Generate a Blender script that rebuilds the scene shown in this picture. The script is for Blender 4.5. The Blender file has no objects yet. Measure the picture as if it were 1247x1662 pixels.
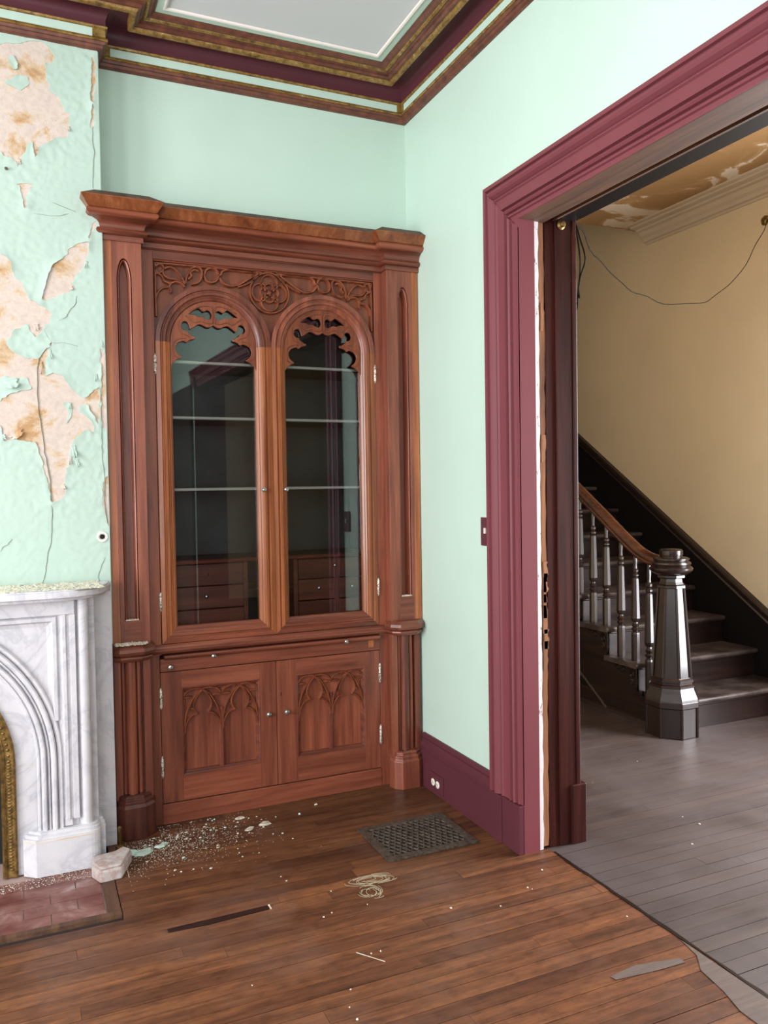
import bpy, bmesh, math, random
from mathutils import Vector, Matrix, noise
import numpy as np
S = bpy.context.scene
COL = S.collection
# ---------------------------------------------------------------- camera
cd = bpy.data.cameras.new('camera'); cam = bpy.data.objects.new('camera', cd); COL.objects.link(cam)
cd.sensor_fit = 'VERTICAL'; cd.sensor_height = 36.0; cd.lens = 1305.04*36/1662; cd.clip_start = .05
cam.matrix_world = Matrix(((0.91323, 0.02574, -0.40664, -1.7105), (-0.40716, 0.01977, -0.91314, -3.5255), (-0.01547, 0.99947, 0.02853, 1.4069), (0, 0, 0, 1)))
S.camera = cam
# ---------------------------------------------------------------- world, daylight, exposure
w = bpy.data.worlds.new('world'); S.world = w; w.use_nodes = True
w.node_tree.nodes['Background'].inputs[0].default_value = (.62, .78, 1, 1)
w.node_tree.nodes['Background'].inputs[1].default_value = 1.0
def area(name, loc, rot, sx, sy, power, col):
    d = bpy.data.lights.new(name, 'AREA'); d.shape = 'RECTANGLE'; d.size = sx; d.size_y = sy; d.energy = power; d.color = col
    o = bpy.data.objects.new(name, d); COL.objects.link(o); o.location = loc; o.rotation_euler = rot; return o
H90 = math.pi/2
# daylight standing in the window openings (left wall, wall behind the camera, hall entrance)
area('window_daylight', (-4.62, -1.9, 1.75), (0, -H90, 0), 2.3, 1.2, 160, (.975, .98, 1.015))
area('window_daylight', (-4.62, -3.7, 1.75), (0, -H90, 0), 2.3, 1.2, 126, (.975, .98, 1.015))
area('window_daylight', (-3.4, -5.52, 1.75), (H90, 0, 0), 1.2, 2.3, 46, (.97, .98, 1.02))
area('window_daylight', (-1.7, -5.52, 1.75), (H90, 0, 0), 1.2, 2.3, 46, (.97, .98, 1.02))
area('side_door_daylight', (2.69, -1.5, 1.4), (0, H90, 0), 2.4, 1.4, 310, (.98, .98, 1))
S.view_settings.view_transform = 'Standard'; S.view_settings.look = 'None'
S.view_settings.gamma = 1; S.view_settings.use_curve_mapping = False
S.view_settings.exposure = 0.10
random.seed(7)
# ---------------------------------------------------------------- materials
def lin(c):
    return tuple((x/12.92 if x <= .04045 else ((x+.055)/1.055)**2.4) for x in [v/255 for v in c])+(1,)
MATS = {}
class NT:
    def __init__(s, name):
        s.m = bpy.data.materials.new(name); s.m.use_nodes = True; s.t = s.m.node_tree
        s.b = s.t.nodes['Principled BSDF']; s.out = s.t.nodes['Material Output']; MATS[name] = s.m
    def n(s, typ, **kw):
        nd = s.t.nodes.new(typ)
        for k, v in kw.items():
            if k.startswith('i_'): nd.inputs[int(k[2:]) if k[2:].isdigit() else k[2:]].default_value = v
            else: setattr(nd, k, v)
        return nd
    def l(s, a, b): s.t.links.new(a, b)
    def pos(s, scale, rnd=0.0):
        g = s.n('ShaderNodeNewGeometry'); m = s.n('ShaderNodeMapping'); m.inputs['Scale'].default_value = scale
        if rnd:
            oi = s.n('ShaderNodeObjectInfo'); mu = s.n('ShaderNodeMath', operation='MULTIPLY', i_1=rnd); s.l(oi.outputs['Random'], mu.inputs[0])
            ad = s.n('ShaderNodeVectorMath', operation='ADD'); s.l(g.outputs['Position'], ad.inputs[0]); s.l(mu.outputs[0], ad.inputs[1]); s.l(ad.outputs[0], m.inputs[0])
        else: s.l(g.outputs['Position'], m.inputs[0])
        return m.outputs[0]
    def noise(s, vec, scale, detail=4, rough=.6, dist=0.0):
        nd = s.n('ShaderNodeTexNoise'); nd.inputs['Scale'].default_value = scale; nd.inputs['Detail'].default_value = detail
        nd.inputs['Roughness'].default_value = rough; nd.inputs['Distortion'].default_value = dist; s.l(vec, nd.inputs['Vector']); return nd.outputs[0]
    def ramp(s, fac, stops):
        r = s.n('ShaderNodeValToRGB'); e = r.color_ramp.elements
        while len(e) < len(stops): e.new(.5)
        for i, (p, c) in enumerate(stops): e[i].position = p; e[i].color = c
        s.l(fac, r.inputs[0]); return r.outputs[0]
    def mix(s, fac, a, b, mode='MIX'):
        m = s.n('ShaderNodeMix', data_type='RGBA', blend_type=mode)
        for i, v in ((0, fac), (6, a), (7, b)):
            if hasattr(v, 'links'): s.l(v, m.inputs[i])
            else: m.inputs[i].default_value = v
        return m.outputs[2]
    def bump(s, h, strength, dist=.01):
        b = s.n('ShaderNodeBump'); b.inputs['Strength'].default_value = strength; b.inputs['Distance'].default_value = dist
        s.l(h, b.inputs['Height']); s.l(b.outputs[0], s.b.inputs['Normal'])
    def fin(s, col=None, rough=.5, metal=0, spec=.5, coat=0):
        if col is not None:
            if hasattr(col, 'links'): s.l(col, s.b.inputs['Base Color'])
            else: s.b.inputs['Base Color'].default_value = col
        if hasattr(rough, 'links'): s.l(rough, s.b.inputs['Roughness'])
        else: s.b.inputs['Roughness'].default_value = rough
        s.b.inputs['Metallic'].default_value = metal; s.b.inputs['Specular IOR Level'].default_value = spec
        if coat: s.b.inputs['Coat Weight'].default_value = coat; s.b.inputs['Coat Roughness'].default_value = .12
        return s.m
W1 = (1, 1, 1, 1); BK = (0, 0, 0, 1)
def paint(name, c, rough=.5, var=.06, bump=.06, bscale=60, spec=.4):
    t = NT(name); p = t.pos((1, 1, 1)); n1 = t.noise(p, 1.7, 3); n2 = t.noise(p, bscale, 3)
    a = lin(c); d = tuple(v*(1-var*2) for v in a[:3])+(1,)
    t.bump(n2, bump, .003); return t.fin(t.ramp(n1, [(.3, d), (.7, a)]), rough, 0, spec)
def wood(name, c0, c1, c2, axis, rough=.35, rnd=3.0, hue=.35, coat=0, alt=None, fine=1.0, island=False, spec=.45):
    """grain runs along axis 0/1/2; per-object tone change"""
    t = NT(name); sc = [22*fine]*3; sc[axis] = 1.3*fine; p = t.pos(tuple(sc), rnd)
    n1 = t.noise(p, 1.0, 6, .62, .6); sc2 = [90]*3; sc2[axis] = 5; n2 = t.noise(t.pos(tuple(sc2), rnd), 1.0, 3, .6)
    col = t.ramp(n1, [(.28, lin(c0)), (.52, lin(c1)), (.75, lin(c2))])
    col = t.mix(.35, col, t.ramp(n2, [(.3, (.35, .3, .28, 1)), (.62, W1)]), 'MULTIPLY')
    if island:
        g = t.n('ShaderNodeNewGeometry'); r = g.outputs['Random Per Island']
    else: r = t.n('ShaderNodeObjectInfo').outputs['Random']
    tone = t.ramp(r, [(0, (1-hue, 1-hue*1.15, 1-hue*1.1, 1)), (.5, (1, .96, .94, 1)), (1, (1+hue*.5, 1+hue*.3, 1+hue*.1, 1))])
    col = t.mix(1.0, col, tone, 'MULTIPLY')
    if alt: col = alt(t, col)
    t.bump(n2, .12, .002); return t.fin(col, rough, 0, spec, coat)
mint = paint('mint_paint', (196, 218, 203), .42, .03, .05, 40)
mint_peel = paint('peeling_mint_paint', (186, 207, 193), .5, .05, .35, 14)
maroon = paint('maroon_paint', (120, 62, 68), .5, .06, .04, 80, .25)
maroon_dark = paint('dark_maroon_paint', (92, 46, 54), .45, .08, .05, 60, .3)
white_old = None
t = NT('weathered_white_paint'); p = t.pos((1, 1, .35)); n = t.noise(p, 60, 5, .7)
white_old = t.fin(t.ramp(n, [(.33, lin((120, 70, 60))), (.40, lin((225, 220, 222))), (1, lin((236, 232, 235)))]), .6)
t = NT('bare_plaster'); p = t.pos((1, 1, 1)); n1 = t.noise(p, 8, 6, .65, .4); n2 = t.noise(p, 45, 5, .7)
c = t.ramp(n1, [(.36, lin((190, 150, 108))), (.44, lin((208, 182, 152))), (.5, lin((214, 198, 186))), (.75, lin((206, 188, 178)))])
c = t.mix(.25, c, t.ramp(n2, [(.35, (.55, .5, .45, 1)), (.6, W1)]), 'MULTIPLY'); t.bump(n2, .5, .004); plaster = t.fin(c, .85, 0, .2)
t = NT('ceiling_white'); ceil_m = t.fin(lin((214, 212, 214)), .8)
bead_white = paint('cream_white_paint', (236, 226, 218), .5, .02)
t = NT('worn_gold_paint'); p = t.pos((1, 1, 1)); n1 = t.noise(p, 35, 5, .7, .5)
c = t.ramp(n1, [(.32, lin((88, 58, 26))), (.5, lin((138, 104, 50))), (.62, lin((160, 128, 74))), (.75, lin((196, 178, 140)))]); t.bump(n1, .3, .003); gold = t.fin(c, .42, .25)
t = NT('brown_moulding_paint'); p = t.pos((1, 1, 1)); n1 = t.noise(p, 30, 4, .6)
brownp = t.fin(t.ramp(n1, [(.35, lin((86, 46, 36))), (.7, lin((122, 72, 52)))]), .4)
cw = dict(c0=(90, 46, 34), c1=(132, 73, 54), c2=(158, 94, 68))
wood_v = wood('walnut_vertical_grain', axis=2, rough=.33, coat=.15, **cw)
wood_h = wood('walnut_horizontal_grain', axis=0, rough=.33, coat=.15, **cw)
co = dict(c0=(120, 62, 32), c1=(160, 94, 54), c2=(190, 122, 76))
wood_o = wood('golden_walnut_edge', axis=2, rough=.33, coat=.15, **co)
wood_carve = wood('carved_walnut', (84, 40, 26), (128, 68, 42), (150, 86, 54), 2, .38, coat=.1, hue=.15)
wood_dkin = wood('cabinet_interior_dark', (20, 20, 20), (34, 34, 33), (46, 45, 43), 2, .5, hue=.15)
wood_draw = wood('drawer_front_walnut', (88, 40, 28), (122, 60, 42), (142, 76, 52), 0, .4, hue=.2)
t = NT('cabinet_back_green_black'); p = t.pos((1, 1, 1)); back_m = t.fin(t.ramp(t.noise(p, 5, 4), [(.3, lin((44, 52, 50))), (.7, lin((66, 74, 72)))]), .5)
def dust(t, col):
    q = t.pos((1, 2.2, 1)); m1 = t.noise(q, 16, 5, .7, .3); col = t.mix(.75, col, t.ramp(m1, [(.32, (.55, .48, .44, 1)), (.5, (1, 1, 1, 1)), (.68, (1.3, 1.18, 1.08, 1))]), 'MULTIPLY')
    p = t.pos((1, 1, 1)); n = t.noise(p, 2.6, 5, .65, .4); n2 = t.noise(p, 26, 4, .7)
    f = t.ramp(n, [(.5, BK), (.75, (.4, .4, .4, 1))]); col = t.mix(f, col, lin((112, 86, 74)))
    f2 = t.ramp(n2, [(.60, BK), (.78, (.45, .45, .45, 1))]); return t.mix(f2, col, lin((62, 36, 28)))
fl = dict(c0=(80, 51, 35), c1=(106, 69, 46), c2=(128, 86, 54))
floor_m = wood('worn_oak_floor', axis=0, rough=.45, rnd=5.0, hue=.36, alt=dust, fine=1.6, spec=.28, **fl)
floor_mi = wood('worn_oak_floor_field', axis=0, rough=.45, rnd=0, hue=.36, alt=dust, fine=1.6, spec=.28, island=True, **fl)
def dusty(t, col):
    p = t.pos((1, 1, 1)); n = t.noise(p, 1.8, 5, .62, .5); n2 = t.noise(p, 30, 4, .7)
    f = t.ramp(n, [(.32, (.12, .12, .12, 1)), (.66, (.8, .8, .8, 1))]); col = t.mix(f, col, lin((84, 76, 76)))
    f2 = t.ramp(n2, [(.58, BK), (.8, (.5, .5, .5, 1))]); return t.mix(f2, col, lin((64, 52, 48)))
hf = dict(c0=(40, 30, 27), c1=(63, 50, 45), c2=(80, 66, 59))
hall_m = wood('dusty_grey_floor', axis=0, rough=.42, rnd=5.0, hue=.3, alt=dusty, fine=.9, **hf)
hall_mi = wood('dusty_grey_floor_field', axis=0, rough=.42, rnd=0, hue=.3, alt=dusty, fine=.9, island=True, **hf)
t = NT('floor_joint_dark'); joint = t.fin(lin((34, 22, 16)), .8)
t = NT('white_grey_veined_marble'); p = t.pos((1, 1, 1)); n0 = t.noise(p, 3.2, 6, .62, 1.6); n1 = t.noise(p, 11, 5, .6, 1.2)
v = t.ramp(n0, [(.44, W1), (.495, (.58, .59, .64, 1)), (.53, (.9, .9, .92, 1)), (.6, W1)]); c = t.mix(.45, lin((212, 209, 212)), v, 'MULTIPLY')
c = t.mix(.22, c, t.ramp(n1, [(.3, (.62, .63, .7, 1)), (.55, W1)]), 'MULTIPLY'); marble = t.fin(c, .32, 0, .5)
t = NT('yellowed_marble'); p = t.pos((1, 1, 1)); marble_y = t.fin(t.ramp(t.noise(p, 14, 4), [(.35, lin((204, 188, 160))), (.6, lin((218, 208, 198)))]), .45)
t = NT('aged_brass'); p = t.pos((1, 1, 1)); n1 = t.noise(p, 40, 5, .7)
c = t.ramp(n1, [(.3, lin((70, 58, 40))), (.5, lin((132, 104, 58))), (.7, lin((168, 138, 84)))]); t.bump(n1, .4, .002); brass = t.fin(c, .42, .75)
t = NT('firebox_black'); firebox_m = t.fin(lin((24, 22, 22)), .8)  # near-black panels closing the shallow firebox
t = NT('tarnished_silver'); p = t.pos((1, 1, 1)); silver = t.fin(t.ramp(t.noise(p, 160, 3), [(.35, lin((120, 116, 110))), (.6, lin((206, 202, 196)))]), .26, .9)
t = NT('painted_hinge'); p = t.pos((1, 1, 1)); hinge_m = t.fin(t.ramp(t.noise(p, 150, 3), [(.42, lin((110, 96, 84))), (.55, lin((226, 214, 196)))]), .4, .3)
t = NT('cast_iron_grey'); p = t.pos((1, 1, 1)); n1 = t.noise(p, 70, 4, .7); iron = t.fin(t.ramp(n1, [(.35, lin((64, 54, 46))), (.65, lin((118, 104, 92)))]), .5, .5)
t = NT('recess_shade_black'); black = t.fin(lin((12, 10, 10)), .9)  # black stands in for shade inside the vent, keyholes and slots
t = NT('red_clay_tile'); p = t.pos((1, 1, 1)); n1 = t.noise(p, 5, 5, .65, .4); n2 = t.noise(p, 40, 4, .7)
c = t.ramp(n1, [(.40, lin((104, 54, 47))), (.55, lin((134, 90, 82))), (.7, lin((176, 154, 148)))]); tile_m = t.fin(t.mix(.2, c, n2, 'MULTIPLY'), .55)
t = NT('pale_mortar'); mortar = t.fin(lin((170, 146, 138)), .9)
dk = dict(c0=(34, 12, 10), c1=(60, 24, 20), c2=(84, 38, 30))
mahog_v = wood('dark_mahogany_vertical', axis=2, rough=.38, coat=0, hue=.2, spec=.22, **dk)
foot_m = wood('dark_walnut_foot', (58, 27, 21), (82, 41, 32), (100, 54, 42), 2, .3, hue=.1, coat=.2)
mahog_h = wood('dark_mahogany_lengthwise', axis=1, rough=.24, coat=.4, hue=.2, **dk)
rawwood = wood('raw_torn_wood', (92, 56, 34), (142, 94, 60), (176, 124, 84), 2, .75, hue=.1)
rawwood_y = wood('raw_brown_board', (54, 36, 26), (88, 60, 42), (112, 80, 58), 1, .6, hue=.1)
st = dict(c0=(22, 14, 13), c1=(36, 23, 21), c2=(50, 34, 30))
stair_v = wood('dark_stair_wood_vertical', axis=2, rough=.28, coat=.3, hue=.2, **st)
stair_x = wood('dark_stair_wood_crosswise', axis=0, rough=.3, coat=.2, hue=.2, **st)
stair_y = wood('dark_stair_wood_lengthwise', axis=1, rough=.3, coat=.2, hue=.2, **st)
def treaddust(t, col):
    p = t.pos((1, 1, 1)); f = t.ramp(t.noise(p, 5, 5, .65), [(.4, (.1, .1, .1, 1)), (.7, (.7, .7, .7, 1))]); return t.mix(f, col, lin((112, 100, 96)))
tread_m = wood('dusty_tread_wood', axis=0, rough=.42, hue=.2, alt=treaddust, **st)
rail_m = wood('polished_handrail', (46, 22, 14), (74, 40, 25), (98, 57, 35), 1, .25, coat=.4, hue=.1)
t = NT('black_skirting_paint'); blackw = t.fin(lin((16, 12, 12)), .42, 0, .25)
tan = paint('tan_hall_plaster', (206, 189, 160), .6, .05, .1, 20, .3)
t = NT('peeling_hall_ceiling'); p = t.pos((1, 1, 1)); n = t.noise(p, 2.2, 5, .6, .8); n2 = t.noise(p, 22, 4, .7)
c = t.ramp(n, [(.50, lin((150, 114, 70))), (.555, lin((168, 132, 88))), (.575, lin((206, 190, 170))), (.8, lin((196, 178, 156)))]); t.bump(n, .4, .02); hceil = t.fin(t.mix(.2, c, n2, 'MULTIPLY'), .8)
hcrown = paint('grey_beige_crown_paint', (186, 170, 150), .6)
t = NT('switch_and_shelf_highlight_white'); swhite = t.fin(lin((236, 230, 214)), .35)  # toggle and sockets; also the highlight painted on the shelf edges
t = NT('black_wire'); wire_m = t.fin(lin((18, 14, 11)), .8, 0, .1)
t = NT('crumbled_plaster'); p = t.pos((1, 1, 1)); crumb = t.fin(t.ramp(t.noise(p, 60, 3), [(.4, lin((180, 164, 138))), (.6, lin((214, 206, 194)))]), .9)
t = NT('shelf_crumble_cream'); p = t.pos((1, 1, 1)); n1 = t.noise(p, 90, 4, .7); cream = t.fin(t.ramp(n1, [(.4, lin((206, 192, 160))), (.52, lin((226, 220, 200))), (.6, lin((204, 220, 206)))]), .9)
t = NT('whitewashed_brick'); p = t.pos((1, 1, 1)); n1 = t.noise(p, 24, 5, .7); brick_m = t.fin(t.ramp(n1, [(.42, lin((166, 144, 136))), (.56, lin((184, 176, 172)))]), .9)
t = NT('crack_shadow'); crack_m = t.fin(lin((128, 132, 118)), .9)
# glass: clear sheet, mirror part by Fresnel
t = NT('old_window_glass'); fr = t.n('ShaderNodeFresnel'); fr.inputs['IOR'].default_value = 1.75
tr = t.n('ShaderNodeBsdfTransparent'); tr.inputs[0].default_value = (.93, .95, .95, 1); gl = t.n('ShaderNodeBsdfGlossy'); gl.inputs['Roughness'].default_value = .015
mx = t.n('ShaderNodeMixShader'); t.l(fr.outputs[0], mx.inputs[0]); t.l(tr.outputs[0], mx.inputs[1]); t.l(gl.outputs[0], mx.inputs[2]); t.l(mx.outputs[0], t.out.inputs[0]); glass = t.m
# ---------------------------------------------------------------- mesh helpers
class MB:
    def __init__(s): s.v = []; s.f = []
    def add(s, vs, fs):
        o = len(s.v); s.v += [tuple(v) for v in vs]; s.f += [tuple(i+o for i in f) for f in fs]; return s
    def box(s, x0, x1, y0, y1, z0, z1):
        return s.add([(x, y, z) for z in (z0, z1) for y in (y0, y1) for x in (x0, x1)], [(0, 2, 3, 1), (4, 5, 7, 6), (0, 1, 5, 4), (2, 6, 7, 3), (0, 4, 6, 2), (1, 3, 7, 5)])
    def prism(s, poly, mapf, a0, a1):
        n = len(poly); vs = [mapf(p[0], p[1], a) for a in (a0, a1) for p in poly]
        return s.add(vs, [tuple(range(n))[::-1], tuple(range(n, 2*n))]+[(i, (i+1) % n, n+(i+1) % n, n+i) for i in range(n)])
    def lathe(s, prof, mapf, n=16, ph=0.0):
        """prof (r, h); mapf(a, b, h)"""
        vs = []; fs = []; m = len(prof)
        for r, h in prof:
            for k in range(n):
                a = ph+2*math.pi*k/n; vs.append(mapf(r*math.cos(a), r*math.sin(a), h))
        for i in range(m-1):
            for k in range(n): fs.append((i*n+k, i*n+(k+1) % n, (i+1)*n+(k+1) % n, (i+1)*n+k))
        fs.append(tuple(range(n))[::-1]); fs.append(tuple(range((m-1)*n, m*n))); return s.add(vs, fs)
    def sweep(s, path, prof, mapf, closed=False, segs=None, cprof=False, caps=True, side=1):
        """path 2-D, prof (u across path, v out of plane)"""
        P = [Vector(p) for p in path]; n = len(P); m = len(prof); vs = []; fs = []
        def nor(a, b):
            d = (b-a).normalized(); return Vector((-d.y, d.x))*side
        for i in range(n):
            if closed: n1 = nor(P[i-1], P[i]); n2 = nor(P[i], P[(i+1) % n])
            else:
                n1 = nor(P[i-1], P[i]) if i else nor(P[0], P[1]); n2 = nor(P[i], P[i+1]) if i < n-1 else n1
            mt = (n1+n2)/max(.15, 1+n1.dot(n2))
            for u, v in prof:
                q = P[i]+mt*u; vs.append(mapf(q.x, q.y, v))
        S_ = range(n if closed else n-1) if segs is None else segs
        S_ = list(S_); mm = m if cprof else m-1
        for i in S_:
            j = (i+1) % n
            for k in range(mm): fs.append((i*m+k, i*m+(k+1) % m, j*m+(k+1) % m, j*m+k))
        if caps and (not closed or segs is not None):
            fs.append(tuple(range(S_[0]*m, S_[0]*m+m))[::-1]); e = (S_[-1]+1) % n; fs.append(tuple(range(e*m, e*m+m)))
        return s.add(vs, fs)
    def tube(s, pts, r, n=6):
        P = [Vector(p) for p in pts]; vs = []; fs = []; up = Vector((.13, .21, .97))
        for i, p in enumerate(P):
            d = (P[min(i+1, len(P)-1)]-P[max(i-1, 0)]).normalized(); a = d.cross(up)
            if a.length < .05: a = d.cross(Vector((1, 0, 0)))
            a.normalize(); b = d.cross(a); rr = r[i] if isinstance(r, (list, tuple)) else r
            for k in range(n):
                t_ = 2*math.pi*k/n; vs.append(p+a*rr*math.cos(t_)+b*rr*math.sin(t_))
        for i in range(len(P)-1):
            for k in range(n): fs.append((i*n+k, i*n+(k+1) % n, (i+1)*n+(k+1) % n, (i+1)*n+k))
        fs.append(tuple(range(n))[::-1]); fs.append(tuple(range((len(P)-1)*n, len(P)*n))); return s.add(vs, fs)
    def plate(s, contours, mapf, v0, v1, bev=0.0):
        """flat piece with holes, rounded edges"""
        cu = bpy.data.curves.new('tmp', 'CURVE'); cu.dimensions = '2D'; cu.fill_mode = 'BOTH'
        cu.extrude = max(1e-5, (v1-v0)/2-bev); cu.bevel_depth = bev; cu.bevel_resolution = 1 if bev else 0; cu.offset = -bev if bev else 0
        for c in contours:
            sp = cu.splines.new('POLY'); sp.points.add(len(c)-1)
            for q, p in zip(sp.points, c): q.co = (p[0], p[1], 0, 1)
            sp.use_cyclic_u = True
        o = bpy.data.objects.new('tmp', cu); me = o.to_mesh(); mid = (v0+v1)/2
        s.add([mapf(v.co.x, v.co.y, v.co.z+mid) for v in me.vertices], [tuple(p.vertices) for p in me.polygons])
        o.to_mesh_clear(); bpy.data.objects.remove(o); bpy.data.curves.remove(cu); return s
    def mesh(s, name, mat, off=(0, 0, 0), smooth=False, weld=True):
        me = bpy.data.meshes.new(name); ox, oy, oz = off
        me.from_pydata([(x-ox, y-oy, z-oz) for x, y, z in s.v], [], s.f)
        bm = bmesh.new(); bm.from_mesh(me)
        bmesh.ops.delete(bm, geom=[v for v in bm.verts if not v.link_faces], context='VERTS')
        if weld: bmesh.ops.remove_doubles(bm, verts=bm.verts, dist=1e-5)
        bmesh.ops.recalc_face_normals(bm, faces=bm.faces)
        for f in bm.faces: f.smooth = smooth
        if smooth:
            for e in bm.edges:
                if len(e.link_faces) == 2 and e.calc_face_angle(0) > .75: e.smooth = False
        bm.to_mesh(me); bm.free(); me.materials.append(mat); return me
    def build(s, name, mat, parent=None, smooth=False, bevel=0.0, kind=None, label=None, weld=True):
        off = (0, 0, 0); p = parent
        while p is not None: off = tuple(a+b for a, b in zip(off, p.location)); p = p.parent
        o = bpy.data.objects.new(name, s.mesh(name, mat, off, smooth, weld)); COL.objects.link(o); o.parent = parent
        if bevel:
            b = o.modifiers.new('bevel', 'BEVEL'); b.width = bevel; b.segments = 2; b.limit_method = 'ANGLE'; b.angle_limit = .6
        if kind: o['kind'] = kind
        if label: o['label'] = label
        return o
def thing(name, label, cat, loc, group=None, kind=None):
    o = bpy.data.objects.new(name, None); COL.objects.link(o); o.location = loc; o.empty_display_size = .1
    return tag(o, label, cat, group, kind)
def tag(o, label, cat, group=None, kind=None):
    o['label'] = label; o['category'] = cat
    if group: o['group'] = group
    if kind: o['kind'] = kind
    return o
def recenter(o):
    """put a single-mesh thing's origin at its base"""
    me = o.data; n = len(me.vertices); a = np.empty(n*3); me.vertices.foreach_get('co', a); a = a.reshape(-1, 3)
    c = Vector(((a[:, 0].min()+a[:, 0].max())/2, (a[:, 1].min()+a[:, 1].max())/2, a[:, 2].min())); me.transform(Matrix.Translation(-c)); o.location = o.location+c; return o
FR = lambda x, z, v: (x, -v, z)          # facing the back wall: v comes out into the room
RW = lambda y, z, v: (-v, y, z)          # right wall
PL = lambda x, y, z: (x, y, z)           # plan
def arc(cx, cy, r, a0, a1, n=24, ry=None):
    return [(cx+r*math.cos(math.radians(a0+(a1-a0)*i/n)), cy+(ry or r)*math.sin(math.radians(a0+(a1-a0)*i/n))) for i in range(n+1)]
def catmull(P, n=5, closed=False):
    out = []; m = len(P)
    for i in range(m if closed else m-1):
        g = (lambda k: P[k % m]) if closed else (lambda k: P[max(0, min(m-1, k))])
        p0, p1, p2, p3 = g(i-1), g(i), g(i+1), g(i+2)
        for k in range(n):
            t_ = k/n; out.append(tuple(.5*((2*b)+(c_-a)*t_+(2*a-5*b+4*c_-d)*t_*t_+(3*b-a-3*c_+d)*t_**3) for a, b, c_, d in zip(p0, p1, p2, p3)))
    if not closed: out.append(tuple(P[-1]))
    return out
# ================================================================ the setting
ZC = 3.312; XE = -1.407; YCH = -.13; YJ = -.955; YO = -4.25; HX = .245; XH = 2.574  # YO: unseen far end of the doorway, stretched to darken the glass reflections
def struct(o, label, cat): return tag(o, label, cat, None, 'structure')
struct(MB().box(XE-.2, .1, 0, .12, 2.44, 3.4).box(XE-.2, -1.26, 0, .12, 0, 2.44).box(-.16, .1, 0, .12, 0, 2.44).build('wall_back', mint),
       'mint green wall above the tall wooden cabinet', 'wall')
wc = struct(MB().box(-3.0, XE, YCH, .12, 0, 3.4).build('wall_chimney', plaster), 'chimney breast wall with mint paint peeling off tan plaster', 'wall')
struct(MB().box(0, HX, -.935, 5, 0, 3.4).box(0, HX, YO, -.935, 2.50, 3.4).box(0, HX, -5.5, YO, 0, 3.4).build('wall_right', mint), 'mint green wall pierced by the wide maroon-cased doorway', 'wall')
struct(MB().box(-4.6, -3.0, 0, .12, 0, 3.4).build('wall_back_left', mint), 'mint green wall beyond the chimney breast', 'wall')
def pierced(axis, lo, hi, holes, t0, t1):
    """wall slab with window holes; holes (a0,a1,z0,z1)"""
    m = MB(); b = (lambda a0, a1, z0, z1: m.box(t0, t1, a0, a1, z0, z1)) if axis == 'y' else (lambda a0, a1, z0, z1: m.box(a0, a1, t0, t1, z0, z1))
    c = lo
    for a0, a1, z0, z1 in holes:
        b(c, a0, 0, 3.4); b(a0, a1, 0, z0); b(a0, a1, z1, 3.4); c = a1
    b(c, hi, 0, 3.4); return m
struct(pierced('y', -5.5, .12, [(-4.3, -3.1, .6, 2.9), (-2.5, -1.3, .6, 2.9)], -4.6, -4.45).build('wall_left', mint), 'mint green side wall with tall windows', 'wall')
struct(pierced('x', -4.6, HX, [(-4.0, -2.8, .6, 2.9), (-2.3, -1.1, .6, 2.9)], -5.5, -5.35).build('wall_front', mint), 'mint green wall behind the viewer with tall windows', 'wall')
struct(MB().box(HX, 2.7, -7, -6.85, 0, 3.4).build('wall_hall_end', tan), 'tan end wall of the hall behind the viewer', 'wall')
for i, (ax, a0, a1, t0) in enumerate([('y', -4.3, -3.1, -4.55), ('y', -2.5, -1.3, -4.55), ('x', -4.0, -2.8, -5.45), ('x', -2.3, -1.1, -5.45)]):
    m = MB(); mp = (lambda a, z, v: (t0+v, a, z)) if ax == 'y' else (lambda a, z, v: (a, t0+v, z)); c_ = (a0+a1)/2
    for q in ((a0, a0+.05, .6, 2.9), (a1-.05, a1, .6, 2.9), (a0, a1, .6, .66), (a0, a1, 2.84, 2.9), (a0, a1, 1.72, 1.78), (c_-.015, c_+.015, .6, 2.9)):
        m.prism([(q[0], q[2]), (q[1], q[2]), (q[1], q[3]), (q[0], q[3])], mp, 0, .05)
    struct(m.build('window_%d' % (i+1), maroon), 'tall maroon-framed sash window, number %s from the chimney' % ('one two three four'.split()[i]), 'window')
struct(MB().box(-4.6, HX, -5.5, .12, ZC+.003, 3.45).build('ceiling', ceil_m), 'pale grey-white room ceiling inside the gilded cornice', 'ceiling')
struct(MB().box(HX+.004, HX+.009, -.92, 5, 0, 3.32).box(HX+.004, HX+.009, YO, -.92, 2.54, 3.32).box(HX+.004, HX+.009, -7, YO, 0, 3.32).box(HX-.1, HX+.004, -7, -5.5, 0, 3.4).build('wall_hall_inner', tan), 'tan hall side of the doorway wall', 'wall')
struct(MB().box(XH-.02, XH+.02, -.82, -.70, 0, 2.72).box(XH-.02, XH+.02, -2.30, -2.18, 0, 2.72).box(XH-.02, XH+.02, -2.30, -.70, 2.6, 2.72).build('door_1', mahog_v), 'dark wooden casing of the bright side doorway in the hall', 'door')
struct(MB().box(-.03, 0, -5.32, -4.42, 0, 2.45).build('added_dark_door', mahog_v, bevel=.004), 'dark mahogany door added unseen behind the viewer to darken the cabinet glass reflection', 'door')  # added out of view, dark so the left cabinet pane reflects less wall
struct(MB().box(HX, 2.7, -7, 1.27, 3.315, 3.6).build('ceiling_hall', hceil), 'hall ceiling with paint peeling to tan plaster', 'ceiling')
struct(MB().box(XH, 2.7, -.8, 5, 0, 5.6).box(XH, 2.7, -2.2, -.8, 2.6, 5.6).box(XH, 2.7, -7, -2.2, 0, 5.6).build('wall_hall', tan), 'plain tan plaster wall beside the staircase', 'wall')
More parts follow.
